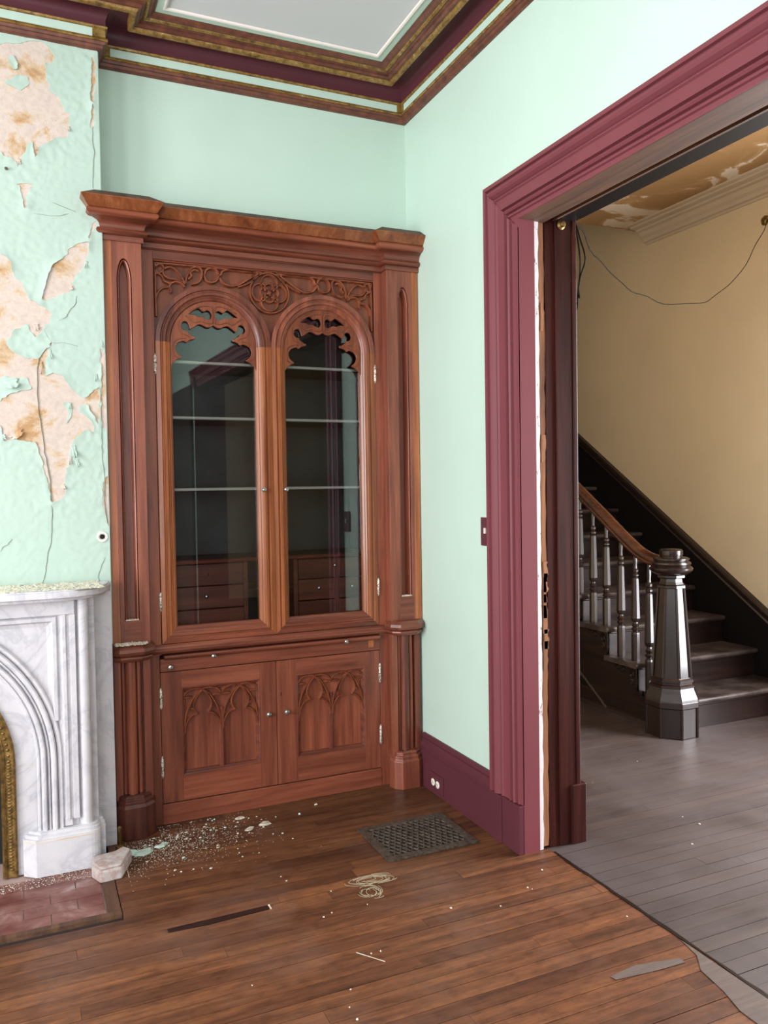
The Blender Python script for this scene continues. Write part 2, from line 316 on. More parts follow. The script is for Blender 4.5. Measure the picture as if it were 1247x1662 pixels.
struct(MB().box(HX, 2.7, 5, 5.1, 0, 5.6).box(HX, 2.7, 1.27, 5.1, 5.5, 5.6).box(HX-.1, HX, 1.2, 5.1, 3.3, 5.6).box(HX, 2.7, 1.17, 1.27, 3.6, 5.6).build('wall_stairwell', tan), 'tan stairwell walls above the stairs', 'wall')
# ---- floors with single boards
XT = .112
UNIT = MB().box(-.5, .5, -.5, .5, -1, 0)
def planks(root, x0, x1, ylo, yhi, mat, mati, seen, avoid=None, wd=.06, seed=1, tilt=.0):
    rnd = random.Random(seed); me = UNIT.mesh('plank', mat); field = MB(); cnt = 0; y = yhi; g = .0008
    while y > ylo:
        x = x0-rnd.uniform(0, .9)
        while x < x1:
            L = rnd.uniform(.7, 1.9); a, b = max(x, x0), min(x+L, x1); x += L
            if b-a < .03: continue
            segs = [(a, b)]
            if avoid and y-wd < avoid[3] and y > avoid[2]:
                segs = [q for q in ((a, min(b, avoid[0])), (max(a, avoid[1]), b)) if q[1]-q[0] > .02]
            for a_, b_ in segs:
                dz = -rnd.uniform(0, .0012)
                if cnt < 300 and seen((a_+b_)/2, y, a_, b_):
                    o = bpy.data.objects.new('plank', me); COL.objects.link(o); o.parent = root; cnt += 1
                    o.location = ((a_+b_)/2, y-wd/2, dz); o.scale = (b_-a_-g, wd-g*2, .02)
                else: field.box(a_+g/2, b_-g/2, y-wd+g, y-g, -.02, dz)
        y -= wd
    field.build('plank_field', mati, root, kind='stuff', weld=False)
fl = struct(MB().box(-4.6, XT+.001, -5.5, .4, -.08, -.012).build('floor', joint), 'worn brown strip-wood floor with dust and scuffs', 'floor')
HE = (-2.95, -1.449, -.745, .2)
planks(fl, -4.5, XT, -5.4, .06, floor_m, floor_mi, lambda x, y, a, b: b > -2.3 and a < .2 and y > -2.5, HE, seed=3)
fh = struct(MB().box(XT-.001, 2.9, -7, 5, -.08, -.012).build('floor_hall', joint), 'dusty grey-brown hall floorboards beyond the doorway', 'floor')
planks(fh, XT, 2.75, -6.9, 3.0, hall_m, hall_mi, lambda x, y, a, b: y > -2.45 and y < 1.3, seed=5)
# threshold strip, worn board edge between room and hall
m = MB(); rnd = random.Random(2); pts = [(XT-.005+rnd.uniform(-.004, .004), -.99-.05*i) for i in range(47)]; pt2 = [(XT+.006+rnd.uniform(-.003, .003), -.99-.05*i) for i in range(47)]
m.prism(pts+pt2[::-1], PL, -.01, .0015)
struct(m.build('trim_5', stair_y), 'thin dark threshold strip between brown room floor and grey hall floor', 'threshold')
# ---- hearth: tiles and dark border board
h = struct(MB().box(HE[0], -1.49, -.714, -.1, -.05, -.006).build('hearth', mortar), 'dusty red tile hearth set into floor before the marble fireplace', 'hearth')
rnd = random.Random(4); tm = UNIT.mesh('tile', tile_m); r = 0; y = -.34
while y > -.70:
    x = -1.498-(.085 if r % 2 else 0)+.17
    while x > HE[0]+.05:
        a, b = x-.17, min(x, -1.498)
        if b-a > .02:
            o = bpy.data.objects.new('tile', tm); COL.objects.link(o); o.parent = h; o.location = ((a+b)/2, y-.0375, rnd.uniform(-.002, .0005)); o.scale = (b-a-.004, .071, .02)
        x -= .17
    y -= .075; r += 1
o = MB().box(HE[0], -1.452, -.742, -.716, -.02, .003).build('border_board', rawwood_y, h); o = MB().box(-1.494, -1.452, -.712, -.42, -.02, .002).build('border_board', rawwood_y, h)
# ---- cornice round the room
cp = [(-3.0, YCH), (XE, YCH), (XE, 0), (0, 0), (0, -5.3)]
tr1 = thing('trim_1', 'heavy room cornice in maroon, brown, worn gold and mint', 'cornice', (0, 0, 3.15), kind='structure')
def corn(name, prof, mat, sm=False): MB().sweep(cp, prof, PL, side=-1).build(name, mat, tr1, sm)
corn('lower_moulding', [(0, 3.150), (.010, 3.152), (.018, 3.156), (.020, 3.166), (.026, 3.168), (.030, 3.176), (.030, 3.180), (0, 3.18)], brownp)
corn('gold_band', [(0, 3.178), (.034, 3.178), (.038, 3.182), (.036, 3.188), (.030, 3.191), (.030, 3.224), (.036, 3.227), (.038, 3.233), (.034, 3.238), (0, 3.238)], gold)
corn('cove', [(0, 3.236), (.030, 3.238), (.031, 3.262), (.037, 3.280), (.05, 3.292), (.07, 3.299), (.17, 3.301), (.17, 3.311), (0, 3.311)], maroon_dark, True)
corn('ceiling_bead', [(.118, 3.303), (.118, 3.264), (.124, 3.257), (.132, 3.257), (.139, 3.263), (.142, 3.272), (.142, 3.303)], gold, True)
corn('ceiling_moulding', [(.140, 3.304), (.140, 3.271), (.152, 3.272), (.158, 3.278), (.158, 3.284), (.166, 3.286), (.172, 3.292), (.172, 3.305)], brownp)
corn('ceiling_bead', [(.170, 3.307), (.170, 3.290), (.175, 3.286), (.182, 3.288), (.186, 3.294), (.186, 3.307)], gold, True)
corn('ceiling_moulding', [(.184, 3.309), (.184, 3.294), (.196, 3.296), (.206, 3.304), (.212, 3.306), (.212, 3.312)], brownp)
corn('mint_strip', [(.210, 3.313), (.210, 3.309), (.241, 3.309), (.241, 3.313)], mint)
corn('white_bead', [(.240, 3.314), (.240, 3.306), (.245, 3.304), (.252, 3.306), (.254, 3.314)], bead_white)
for a, b, mp, e0, e1 in ((-3, XE+.03, lambda x, z, v: (x, YCH-v, z), 0, .05), (XE+.03, -.03, FR, .028, .026), (-5.3, -.03, RW, 0, .026)):
    MB().prism([(a+e0, 3.1915), (b-e1, 3.1915), (b-e1, 3.2235), (a+e0, 3.2235)], mp, .02, .0315).build('mint_inset', mint, tr1)
    for q0, q1 in ((a, a+e0), (b-e1, b)):
        if q1-q0 > .01: MB().prism([(q0, 3.19), (q1-.002, 3.19), (q1-.002, 3.225), (q0, 3.225)], mp, .02, .037).build('end_block', gold, tr1)
# ---- baseboard on the right wall
b = thing('baseboard_right', 'tall maroon baseboard between cabinet and door casing', 'baseboard', (0, -.45, 0), kind='structure')
MB().sweep([(-.125, 0), (-.76, 0)], [(.0, 0), (.0, .024), (.165, .024), (.17, .018), (.178, .018), (.184, .026), (.198, .026), (.206, .018), (.222, .014), (.232, .018), (.242, .016), (.248, .008), (.248, 0)], lambda y, z, v: (-v, y, z), side=-1).build('board', maroon_dark, b)
# ---- door casing
T = thing('trim_2', 'wide moulded maroon casing around the doorway to the hall', 'door casing', (0, -.9, 0), kind='structure')
YC = -.757; ZH = 2.583; ZB = 2.412
cprof = [(0, 0), (0, .026), (.003, .031), (.020, .031), (.023, .020), (.027, .018), (.030, .025), (.036, .031), (.046, .032), (.056, .027), (.066, .017), (.072, .009), (.076, .009), (.078, .023), (.084, .024), (.090, .018), (.130, .016), (.134, .022), (.139, .022), (.142, .008), (.147, .008), (.151, .018), (.158, .021), (.165, .016), (.168, .004), (.174, .004), (.177, .012), (.184, .012), (.188, .005), (.205, .004), (.205, 0)]
path = [(YC, .19), (YC, ZH), (YO-.2, ZH)]
MB().sweep(path, cprof, RW, segs=[0], side=1).build('casing_leg', maroon, T)
MB().sweep(path, [(u*.84, v) for u, v in cprof], RW, segs=[1], side=1).build('casing_head', maroon, T)
MB().box(-.030, .0, -.84, YC, 0, .188).box(-.024, .0, -.962, -.84, 0, .188).build('plinth_block', maroon_dark, T, bevel=.002)
MB().box(-.004, .070, -.962, -.93, 0, ZB+.02).build('casing_return', maroon, T)
# ---- jamb and head lining of the pocket doorway
J = thing('trim_3', 'stripped doorway jamb of white paint, torn raw wood and dark mahogany', 'door jamb', (.15, -.95, 0), kind='structure')
rnd = random.Random(9)
def ragged(x0, x1, z0, z1, amp, n, y, dep, name, mat):
    L = [(x0+rnd.uniform(0, amp*.3), z0+(z1-z0)*i/n) for i in range(n+1)]; R_ = [(x1+rnd.uniform(-amp, amp), z0+(z1-z0)*i/n) for i in range(n+1)]
    MB().prism(L+R_[::-1], lambda a, b, v: (a, y-v, b), 0, dep).build(name, mat, J)
ragged(.072, .091, 0, ZB, .002, 60, -.936, .02, 'white_edge_strip', white_old)
ragged(.094, .119, 0.01, ZB, .0035, 50, -.936, .016, 'torn_lath', rawwood)
for i in range(9):
    z = (.78, .84, .9, .96, 1.0, 1.04, .7, 1.5, 2.0)[i]
    ragged(.097+rnd.uniform(0, .004), .112+rnd.uniform(0, .01), z, z+rnd.uniform(.05, .12), .004, 6, -.952, .006, 'splinter', rawwood)
MB().box(.09, .126, -.944, -.93, 0, ZB).build('slot_shadow_board', mahog_v, J)
MB().box(.122, .166, -.954, -.93, 0, ZB+.03).build('inner_jamb', mahog_v, J, bevel=.0015)
MB().box(.166, .243, -.962, -.93, 0, ZB+.03).build('outer_jamb', mahog_v, J, bevel=.003)
MB().box(.243, .262, -.966, -.80, 0, ZB+.1).build('hall_casing', mahog_v, J, bevel=.003)
MB().box(.215, .285, -.972, -.80, 0, .235).build('hall_plinth', mahog_v, J, bevel=.004)
MB().box(.0, .118, YO, -.93, ZB-.001, 2.5).build('head_board', rawwood_y, J, bevel=.002)
MB().box(.118, .168, YO, -.93, 2.475, 2.5).build('track_recess', black, J)
MB().box(.160, .170, YO, -.93, ZB+.012, 2.5).build('track_lip', rawwood_y, J)
MB().box(.170, .262, YO, -.93, ZB+.018, 2.52).build('head_beam', blackw, J, bevel=.003)
k = MB().lathe([(.001, 0), (.016, 0), (.018, .004), (.012, .010), (.013, .014), (.010, .02), (.001, .021)], lambda a, b, h_: (.192+a, -.962-h_, 2.408+b), 14).build('door_stop', brass, J, True)
struct(MB().box(-.03, HX+.02, YO-.01, YO+.015, 0, 2.5).build('trim_6', mahog_v), 'dark mahogany jamb on the far side of the doorway', 'door jamb')
# ---- hall crown
struct(MB().sweep([(XH, 1.20), (XH, -6.8)], [(0, 3.195), (.010, 3.195), (.012, 3.21), (.03, 3.215), (.04, 3.235), (.06, 3.25), (.075, 3.275), (.10, 3.28), (.105, 3.292), (.15, 3.296), (.155, 3.306), (.19, 3.308), (.20, 3.318), (0, 3.318)], PL, side=-1).build('trim_4', hcrown), 'grey-beige plaster crown moulding along the tan hall wall', 'crown moulding')
PATCH= [[(-1.825, 3.089), (-1.755, 3.104), (-1.731, 3.118), (-1.696, 3.119), (-1.654, 3.139), (-1.615, 3.146), (-1.582, 3.126), (-1.562, 3.098), (-1.571, 3.074), (-1.599, 3.065), (-1.597, 3.026), (-1.6, 3.006), (-1.58, 2.984), (-1.586, 2.964), (-1.55, 2.944), (-1.545, 2.919), (-1.53, 2.889), (-1.515, 2.888), (-1.519, 2.838), (-1.526, 2.794), (-1.566, 2.791), (-1.595, 2.761), (-1.628, 2.746), (-1.635, 2.709), (-1.644, 2.701), (-1.65, 2.739), (-1.652, 2.761), (-1.67, 2.742), (-1.677, 2.722), (-1.692, 2.7), (-1.69, 2.681), (-1.704, 2.655), (-1.711, 2.678), (-1.731, 2.688), (-1.754, 2.691), (-1.766, 2.705), (-1.835, 2.697)], [(-1.713, 2.591), (-1.68, 2.599), (-1.65, 2.597), (-1.662, 2.585), (-1.663, 2.562), (-1.675, 2.564), (-1.681, 2.547), (-1.674, 2.503), (-1.688, 2.504), (-1.693, 2.545), (-1.698, 2.558), (-1.699, 2.583)], [(-1.454, 2.404), (-1.459, 2.363), (-1.472, 2.322), (-1.486, 2.294), (-1.511, 2.258), (-1.522, 2.231), (-1.512, 2.218), (-1.538, 2.196), (-1.582, 2.176), (-1.622, 2.16), (-1.637, 2.16), (-1.624, 2.202), (-1.611, 2.249), (-1.591, 2.297), (-1.566, 2.319), (-1.541, 2.338), (-1.534, 2.362), (-1.502, 2.385)], [(-1.845, 2.323), (-1.776, 2.324), (-1.755, 2.313), (-1.741, 2.289), (-1.731, 2.244), (-1.708, 2.221), (-1.693, 2.196), (-1.682, 2.171), (-1.674, 2.152), (-1.644, 2.142), (-1.634, 2.14), (-1.6, 2.109), (-1.604, 2.081), (-1.627, 2.059), (-1.63, 2.048), (-1.66, 2.009), (-1.681, 2.041), (-1.69, 2.065), (-1.715, 2.046), (-1.737, 2.028), (-1.763, 1.985), (-1.754, 1.962), (-1.724, 1.947), (-1.693, 1.932), (-1.652, 1.928), (-1.603, 1.995), (-1.614, 1.95), (-1.627, 1.928), (-1.629, 1.866), (-1.599, 1.881), (-1.571, 1.872), (-1.546, 1.835), (-1.53, 1.815), (-1.498, 1.784), (-1.484, 1.781), (-1.457, 1.817), (-1.433, 1.829), (-1.433, 1.67), (-1.459, 1.719), (-1.478, 1.76), (-1.505, 1.753), (-1.512, 1.738), (-1.467, 1.697), (-1.454, 1.669), (-1.458, 1.644), (-1.481, 1.662), (-1.521, 1.633), (-1.538, 1.605), (-1.553, 1.535), (-1.564, 1.486), (-1.571, 1.451), (-1.566, 1.402), (-1.593, 1.382), (-1.619, 1.372), (-1.627, 1.431), (-1.641, 1.493), (-1.655, 1.563), (-1.667, 1.607), (-1.708, 1.614), (-1.751, 1.62), (-1.785, 1.603), (-1.782, 1.63), (-1.793, 1.67), (-1.865, 1.676)], [(-1.426, 1.988), (-1.407, 1.961), (-1.386, 1.841), (-1.387, 1.656), (-1.42, 1.67), (-1.43, 1.698), (-1.422, 1.875)], [(-1.418, 1.478), (-1.385, 1.471), (-1.381, 1.327), (-1.389, 1.27), (-1.41, 1.271), (-1.416, 1.3), (-1.428, 1.357), (-1.428, 1.421)], [(-1.427, 3.139), (-1.415, 3.095), (-1.418, 3.021), (-1.425, 2.967), (-1.426, 2.88), (-1.431, 2.85), (-1.44, 2.848), (-1.435, 2.919), (-1.438, 2.984), (-1.43, 3.085)], [(-1.424, 2.488), (-1.431, 2.46), (-1.444, 2.442), (-1.454, 2.411), (-1.459, 2.413), (-1.447, 2.451), (-1.433, 2.486)]]
ISLE= [[(-1.73, 3.064), (-1.712, 3.071), (-1.698, 3.055), (-1.696, 3.027), (-1.708, 3.015), (-1.722, 3.034)], [(-1.744, 2.969), (-1.717, 2.987), (-1.693, 3.005), (-1.661, 3.001), (-1.655, 2.98), (-1.671, 2.961), (-1.689, 2.948), (-1.712, 2.956), (-1.736, 2.962)], [(-1.567, 1.772), (-1.531, 1.752), (-1.539, 1.71), (-1.556, 1.685), (-1.548, 1.73), (-1.57, 1.758)], [(-1.861, 1.853), (-1.788, 1.856), (-1.733, 1.855), (-1.692, 1.853), (-1.677, 1.816), (-1.709, 1.808), (-1.753, 1.793), (-1.79, 1.765), (-1.863, 1.756)]]
CRACK= [[(-1.603, 1.997), (-1.649, 1.931), (-1.659, 1.851), (-1.657, 1.735), (-1.647, 1.659), (-1.639, 1.569), (-1.625, 1.486), (-1.619, 1.372), (-1.62, 1.306), (-1.624, 1.222), (-1.636, 1.188), (-1.642, 1.153), (-1.65, 1.098), (-1.659, 1.06)], [(-1.429, 1.832), (-1.428, 1.698), (-1.427, 1.627), (-1.427, 1.556), (-1.419, 1.464), (-1.424, 1.4), (-1.416, 1.285)], [(-1.431, 2.853), (-1.435, 2.799), (-1.429, 2.754), (-1.434, 2.686), (-1.437, 2.613)], [(-1.426, 1.15), (-1.441, 1.115), (-1.454, 1.08), (-1.449, 1.051)], [(-1.507, 2.185), (-1.515, 2.15), (-1.538, 2.12), (-1.549, 2.099), (-1.575, 2.083)], [(-1.764, 1.238), (-1.777, 1.218), (-1.793, 1.209), (-1.805, 1.192)], [(-1.585, 2.537), (-1.542, 2.523), (-1.502, 2.511)], [(-1.653, 2.486), (-1.574, 2.486), (-1.53, 2.501)], [(-1.627, 2.045), (-1.603, 1.997), (-1.558, 1.998), (-1.506, 1.987)]]
RIB= [[(-1.07, 2.288), (-1.089, 2.324), (-1.111, 2.346), (-1.131, 2.353), (-1.148, 2.348), (-1.161, 2.338), (-1.157, 2.318), (-1.137, 2.306), (-1.112, 2.304), (-1.086, 2.297), (-1.07, 2.286)], [(-1.157, 2.34), (-1.16, 2.355), (-1.176, 2.362), (-1.189, 2.352), (-1.191, 2.336), (-1.179, 2.325), (-1.163, 2.334)], [(-1.157, 2.292), (-1.165, 2.311), (-1.177, 2.321), (-1.19, 2.322)], [(-1.191, 2.216), (-1.183, 2.244), (-1.162, 2.265), (-1.137, 2.27), (-1.13, 2.284), (-1.113, 2.293), (-1.09, 2.291), (-1.072, 2.276)], [(-1.137, 2.27), (-1.129, 2.256), (-1.134, 2.244)], [(-1.157, 2.292), (-1.144, 2.288), (-1.131, 2.283)], [(-1.07, 2.286), (-1.063, 2.316), (-1.05, 2.347), (-1.029, 2.363), (-1.007, 2.362), (-0.997, 2.343), (-1.003, 2.314), (-1.019, 2.297), (-1.045, 2.289)], [(-1.057, 2.31), (-1.042, 2.325), (-1.048, 2.338), (-1.03, 2.351), (-1.014, 2.348)], [(-0.989, 2.332), (-0.979, 2.356), (-0.958, 2.366), (-0.936, 2.36), (-0.927, 2.339), (-0.935, 2.315), (-0.958, 2.304), (-0.98, 2.311), (-0.989, 2.332)], [(-0.933, 2.339), (-0.918, 2.34), (-0.909, 2.356), (-0.885, 2.366), (-0.828, 2.367), (-0.755, 2.363), (-0.795, 2.334), (-0.834, 2.308), (-0.872, 2.297), (-0.905, 2.305), (-0.923, 2.326)], [(-0.74, 2.367), (-0.768, 2.336), (-0.802, 2.312), (-0.844, 2.295)], [(-1.191, 2.365), (-1.043, 2.367), (-0.904, 2.368), (-0.735, 2.368)], [(-1.192, 2.365), (-1.193, 2.252), (-1.192, 2.144)]]
FLAKES= [(-1.751, 1.847, 0.05, 0.035, 0.02, 0.3, 0), (-1.535, 1.598, 0.018, 0.05, 0.018, 0.15, 0), (-1.546, 1.556, 0.012, 0.035, 0.012, -0.1, 1), (-1.523, 1.542, 0.012, 0.03, 0.012, 0.2, 0), (-1.613, 1.97, 0.012, 0.04, 0.01, 0.2, 0), (-1.442, 1.881, 0.012, 0.03, 0.01, -0.1, 0), (-1.738, 1.644, 0.05, 0.02, 0.012, 0.6, 1), (-1.544, 1.765, 0.012, 0.025, 0.008, 0, 0), (-1.578, 1.444, 0.016, 0.02, 0.01, 0.4, 1), (-1.785, 1.637, 0.02, 0.02, 0.012, 0.2, 0), (-1.643, 1.921, 0.01, 0.05, 0.008, 0, 1), (-1.637, 2.741, 0.01, 0.016, 0.008, 0, 1), (-1.525, 2.837, 0.018, 0.018, 0.008, 0.2, 1), (-1.466, 2.323, 0.01, 0.03, 0.008, -0.3, 0), (-1.702, 2.686, 0.014, 0.02, 0.006, 0.1, 1), (-1.531, 2.217, 0.018, 0.014, 0.008, 0.5, 1), (-1.419, 2.016, 0.008, 0.03, 0.008, 0.1, 0), (-1.658, 2.063, 0.02, 0.025, 0.008, 0.1, 1)]
# ================================================================ peeling paint on the chimney breast
def sd_poly(px, pz, poly):
    d = np.full(px.shape, 1e9); ins = np.zeros(px.shape, bool); n = len(poly)
    for i in range(n):
        ax, az = poly[i]; bx, bz = poly[(i+1) % n]; ex, ez = bx-ax, bz-az; L = ex*ex+ez*ez+1e-12
        t_ = np.clip(((px-ax)*ex+(pz-az)*ez)/L, 0, 1); d = np.minimum(d, np.hypot(px-ax-t_*ex, pz-az-t_*ez))
        c_ = ((az > pz) != (bz > pz)) & (px < (bx-ax)*(pz-az)/((bz-az) if abs(bz-az) > 1e-9 else 1e-9)+ax); ins ^= c_
    return np.where(ins, -d, d)
X0, X1, Z0, Z1_ = -1.98, XE, 1.03, 3.152; st_ = .0055
nx = int((X1-X0)/st_)+1; nz = int((Z1_-Z0)/st_)+1
gx = np.linspace(X0, X1, nx); gz = np.linspace(Z0, Z1_, nz); GX, GZ = np.meshgrid(gx, gz)
nA = np.array([[noise.fractal((x*40, z*40, 0), .8, 2, 4) for x in gx] for z in gz]); nB = np.array([[noise.noise((x*9, z*9, 5.)) for x in gx] for z in gz])
F = np.full(GX.shape, 1e9)
for p_ in PATCH: F = np.minimum(F, sd_poly(GX, GZ, p_))
I_ = np.full(GX.shape, 1e9)
for p_ in ISLE: I_ = np.minimum(I_, sd_poly(GX, GZ, p_))
F = np.maximum(F, -I_)+nA*.0055
CURL = np.exp(-np.clip(F, 0, 1)/.014)*np.clip(nB+.15, 0, 1)*.010+.0022+np.clip(nA, -.6, .6)*.0009+np.exp(-np.clip(F, 0, 1)/.06)*.0015*nA
m = MB(); vid = {}
def gv(i, j):
    k = (i, j)
    if k not in vid: vid[k] = len(m.v); m.v.append((gx[j], YCH-CURL[i, j], gz[i]))
    return vid[k]
def ev(a, b):
    k = (min(a, b), max(a, b))
    if k not in vid:
        fa, fb = F[a], F[b]; t_ = fa/(fa-fb); c_ = CURL[a]+(CURL[b]-CURL[a])*t_
        vid[k] = len(m.v); x = gx[a[1]]+(gx[b[1]]-gx[a[1]])*t_; z = gz[a[0]]+(gz[b[0]]-gz[a[0]])*t_
        m.v.append((x, YCH-c_, z)); vid[('s',)+k] = len(m.v); m.v.append((x, YCH+.001, z))
    return vid[k]
for i in range(nz-1):
    for j in range(nx-1):
        cs = [(i, j), (i, j+1), (i+1, j+1), (i+1, j)]; ps = []; cr = []
        for k in range(4):
            a, b = cs[k], cs[(k+1) % 4]
            if F[a] > 0: ps.append(gv(*a))
            if (F[a] > 0) != (F[b] > 0): ps.append(ev(a, b)); cr.append((min(a, b), max(a, b)))
        if len(ps) > 2: m.f.append(tuple(ps))
        if len(cr) == 2: m.f.append((vid[cr[0]], vid[cr[1]], vid[('s',)+cr[1]], vid[('s',)+cr[0]]))
m.build('paint_layer', mint_peel, wc, True, weld=False)
MB().box(-3.0, X0, YCH-.002, YCH+.001, 0, 3.152).box(XE-.001, XE+.003, YCH+.002, .0, .8, 3.152).box(X0, XE, YCH-.002, YCH+.001, 0, Z0).build('paint_layer', mint, wc)
for ci, c_ in enumerate(CRACK):
    P = catmull(c_, 4); wd = (.0011, .0009, .0008, .0006, .0007, .0008, .0007, .0006, .0006)[ci]; rnd = random.Random(ci)
    L = []; R_ = []
    for i, (x, z) in enumerate(P):
        j = rnd.uniform(-.002, .002); k = wd*rnd.uniform(.5, 1.2)*(1-.7*abs(2*i/len(P)-1)**3); L.append((x+j-k, z)); R_.append((x+j+k, z))
    vs = []; fs = []
    for (a, z), (b_, _) in zip(L, R_): vs += [(a, YCH-.0045, z), (b_, YCH-.0045, z), (b_, YCH+.001, z), (a, YCH+.001, z)]
    for i in range(len(L)-1): fs += [(4*i, 4*i+1, 4*i+5, 4*i+4), (4*i+1, 4*i+2, 4*i+6, 4*i+5), (4*i+3, 4*i, 4*i+4, 4*i+7)]
    MB().add(vs, fs).build('crack', crack_m, wc)
# loose curled paint flakes still hanging on the wall
rnd = random.Random(21)
def flake(cx, cz, wd, ht, curl, ang, mat):
    m = MB(); n = 7; k = 5; vs = []
    for i in range(n+1):
        for j in range(k+1):
            u = (j/k-.5)*wd*(1-.35*(i/n)+.25*math.sin(i*1.7+cx*90)); v = -i/n*ht; o = .004+curl*(i/n)**2*(1+.3*math.sin(j*1.3))
            x = u*math.cos(ang)-v*math.sin(ang); z = u*math.sin(ang)+v*math.cos(ang); vs.append((cx+x, YCH-o, cz+z))
    fs = [(i*(k+1)+j, i*(k+1)+j+1, (i+1)*(k+1)+j+1, (i+1)*(k+1)+j) for i in range(n) for j in range(k)]
    o = m.add(vs, fs).build('paint_flake', mat, wc, True); s_ = o.modifiers.new('solid', 'SOLIDIFY'); s_.thickness = .0012
for a in FLAKES: flake(*a[:6], plaster if a[6] else mint_peel)
# wall plug and nail on the chimney breast
wp = thing('wall_plug', 'round white-rimmed plug hole in mint wall above the mantel', 'plug', (-1.435, YCH, 1.234))
MB().lathe([(.001, .002), (.021, .002), (.021, .0065), (.017, .0075), (.013, .0065), (.012, .003), (.001, .003)], lambda a, b, h_: (-1.435+a, YCH-h_, 1.234+b), 20).build('rim', bead_white, wp, True)
MB().lathe([(.001, .003), (.0095, .003), (.0095, .008), (.006, .009), (.001, .0085)], lambda a, b, h_: (-1.435+a, YCH-h_, 1.234+b), 14).build('hole_core', black, wp, True)
o = MB().lathe([(.001, 0), (.003, 0), (.003, .010), (.006, .012), (.005, .014), (.001, .015)], lambda a, b, h_: (-1.746+a, YCH-h_, 2.641+b), 10).build('nail', iron, None, True)
tag(recenter(o), 'dark nail head in the peeling wall below the upper bare patch', 'nail')
# ================================================================ switch and outlet on the right wall
s_ = thing('light_switch', 'maroon painted switch plate with white toggle beside the door casing', 'light switch', (0, -.712, 1.227))
MB().box(-.006, 0, -.755, -.671, 1.169, 1.285).build('plate', maroon_dark, s_, bevel=.002)
MB().box(-.014, -.005, -.716, -.706, 1.219, 1.243).build('toggle', swhite, s_, bevel=.002)
for z in (1.197, 1.258): MB().lathe([(.001, 0), (.003, 0), (.0025, .0015), (.001, .0016)], lambda a, b, h_: (-.0058-h_, -.711+a, z+b), 8).build('screw', maroon, s_)
s_ = thing('power_outlet', 'maroon outlet plate with two white sockets in the baseboard', 'outlet', (-.024, -.295, .02))
MB().box(-.030, -.0235, -.352, -.232, .018, .098).build('plate', maroon_dark, s_, bevel=.002)
for y in (-.262, -.306):
    r_ = MB().lathe([(.001, 0), (.0165, 0), (.0165, .003), (.015, .004), (.001, .004)], lambda a, b, h_: (-.0295-h_, y+a, .056+b), 18).build('socket', swhite, s_, True)
    MB().box(-.0342, -.033, y-.006, y-.0045, .052, .062).box(-.0342, -.033, y+.0045, y+.006, .052, .062).build('slot', black, r_)
# ================================================================ floor vent
V = thing('floor_vent', 'grey cast-iron floor register grille beside the maroon baseboard', 'vent', (-.3, -.635, 0))
vx0, vx1, vy0, vy1 = -.497, -.105, -.797, -.475
MB().box(vx0+.02, vx1-.02, vy0+.02, vy1-.02, -.004, .0015).build('duct_shade_sheet', black, V)  # flat black sheet painting the shaded hole under the grille
MB().plate([[(vx0, vy0), (vx1, vy0), (vx1, vy1), (vx0, vy1)], [(vx0+.034, vy0+.034), (vx0+.034, vy1-.034), (vx1-.034, vy1-.034), (vx1-.034, vy0+.034)]], PL, 0, .008, .0015).build('frame', iron, V)
m = MB(); ax0, ax1, ay0, ay1 = vx0+.03, vx1-.03, vy0+.03, vy1-.03; nX = 13; nY = 10; rnd = random.Random(1)
cxs = [ax0+(ax1-ax0)*i/nX for i in range(nX+1)]; cys = [ay0+(ay1-ay0)*j/nY for j in range(nY+1)]
dy = (ay1-ay0)/nY; dx = (ax1-ax0)/(2*nX)
for j in range(nY+1):
    yb = ay0+dy*j; L = []
    for i in range(2*nX+1): L.append((ax0+dx*i, yb+(.34*dy if (i+j) % 2 else -.34*dy)))
    L = [(x, min(ay1, max(ay0, y))) for x, y in L]
    m.sweep(L, [(-.0042, .0015), (-.0042, .0058), (-.002, .0072), (.002, .0072), (.0042, .0058), (.0042, .0015)], PL)
for i in range(1, 2*nX, 2):
    for j in range(nY):
        a, b_ = ay0+dy*j+(.34*dy if (i+j) % 2 else -.34*dy), ay0+dy*(j+1)+(.34*dy if (i+j+1) % 2 else -.34*dy)
        if abs(b_-a) < dy: m.box(ax0+dx*i-.003, ax0+dx*i+.003, min(a, b_), max(a, b_), .002, .0065)
m.build('lattice', iron, V, weld=False)
# ================================================================ built-in china cabinet
C = thing('china_cabinet', 'tall carved walnut built-in cabinet with arched glass doors in the corner', 'cabinet', (-.705, -.06, 0))
XL, XR, XM = -1.2, -.205, -.7025; SP = 2.04; RA = .2485
def P(name, m, mat, parent=C, smooth=False, bevel=.0015, **kw): return m.build(name, mat, parent, smooth, bevel, **kw)
# carcass
P('side_panel', MB().box(-1.222, -1.205, -.03, .34, .0, 2.41), wood_dkin); P('side_panel', MB().box(-.200, -.183, -.03, .34, .0, 2.41), wood_dkin)
P('back_panel', MB().box(-1.21, -.195, .325, .345, .0, 2.41), back_m); P('top_panel', MB().box(-1.21, -.195, -.03, .33, 2.385, 2.41), wood_dkin); P('bottom_panel', MB().box(-1.21, -.195, -.03, .33, .745, .768), wood_dkin)
# shelves; white rounded front edges paint in the glossy window highlight
for z in (1.965, 1.724, 1.412):
    s_ = P('shelf', MB().box(-1.205, -.2, .03, .325, z-.004, z+.014), wood_dkin)
    P('shelf_edge_highlight', MB().tube([(-1.205, .026, z+.006), (-.2, .026, z+.006)], .0065, 8), swhite, s_, True, 0)
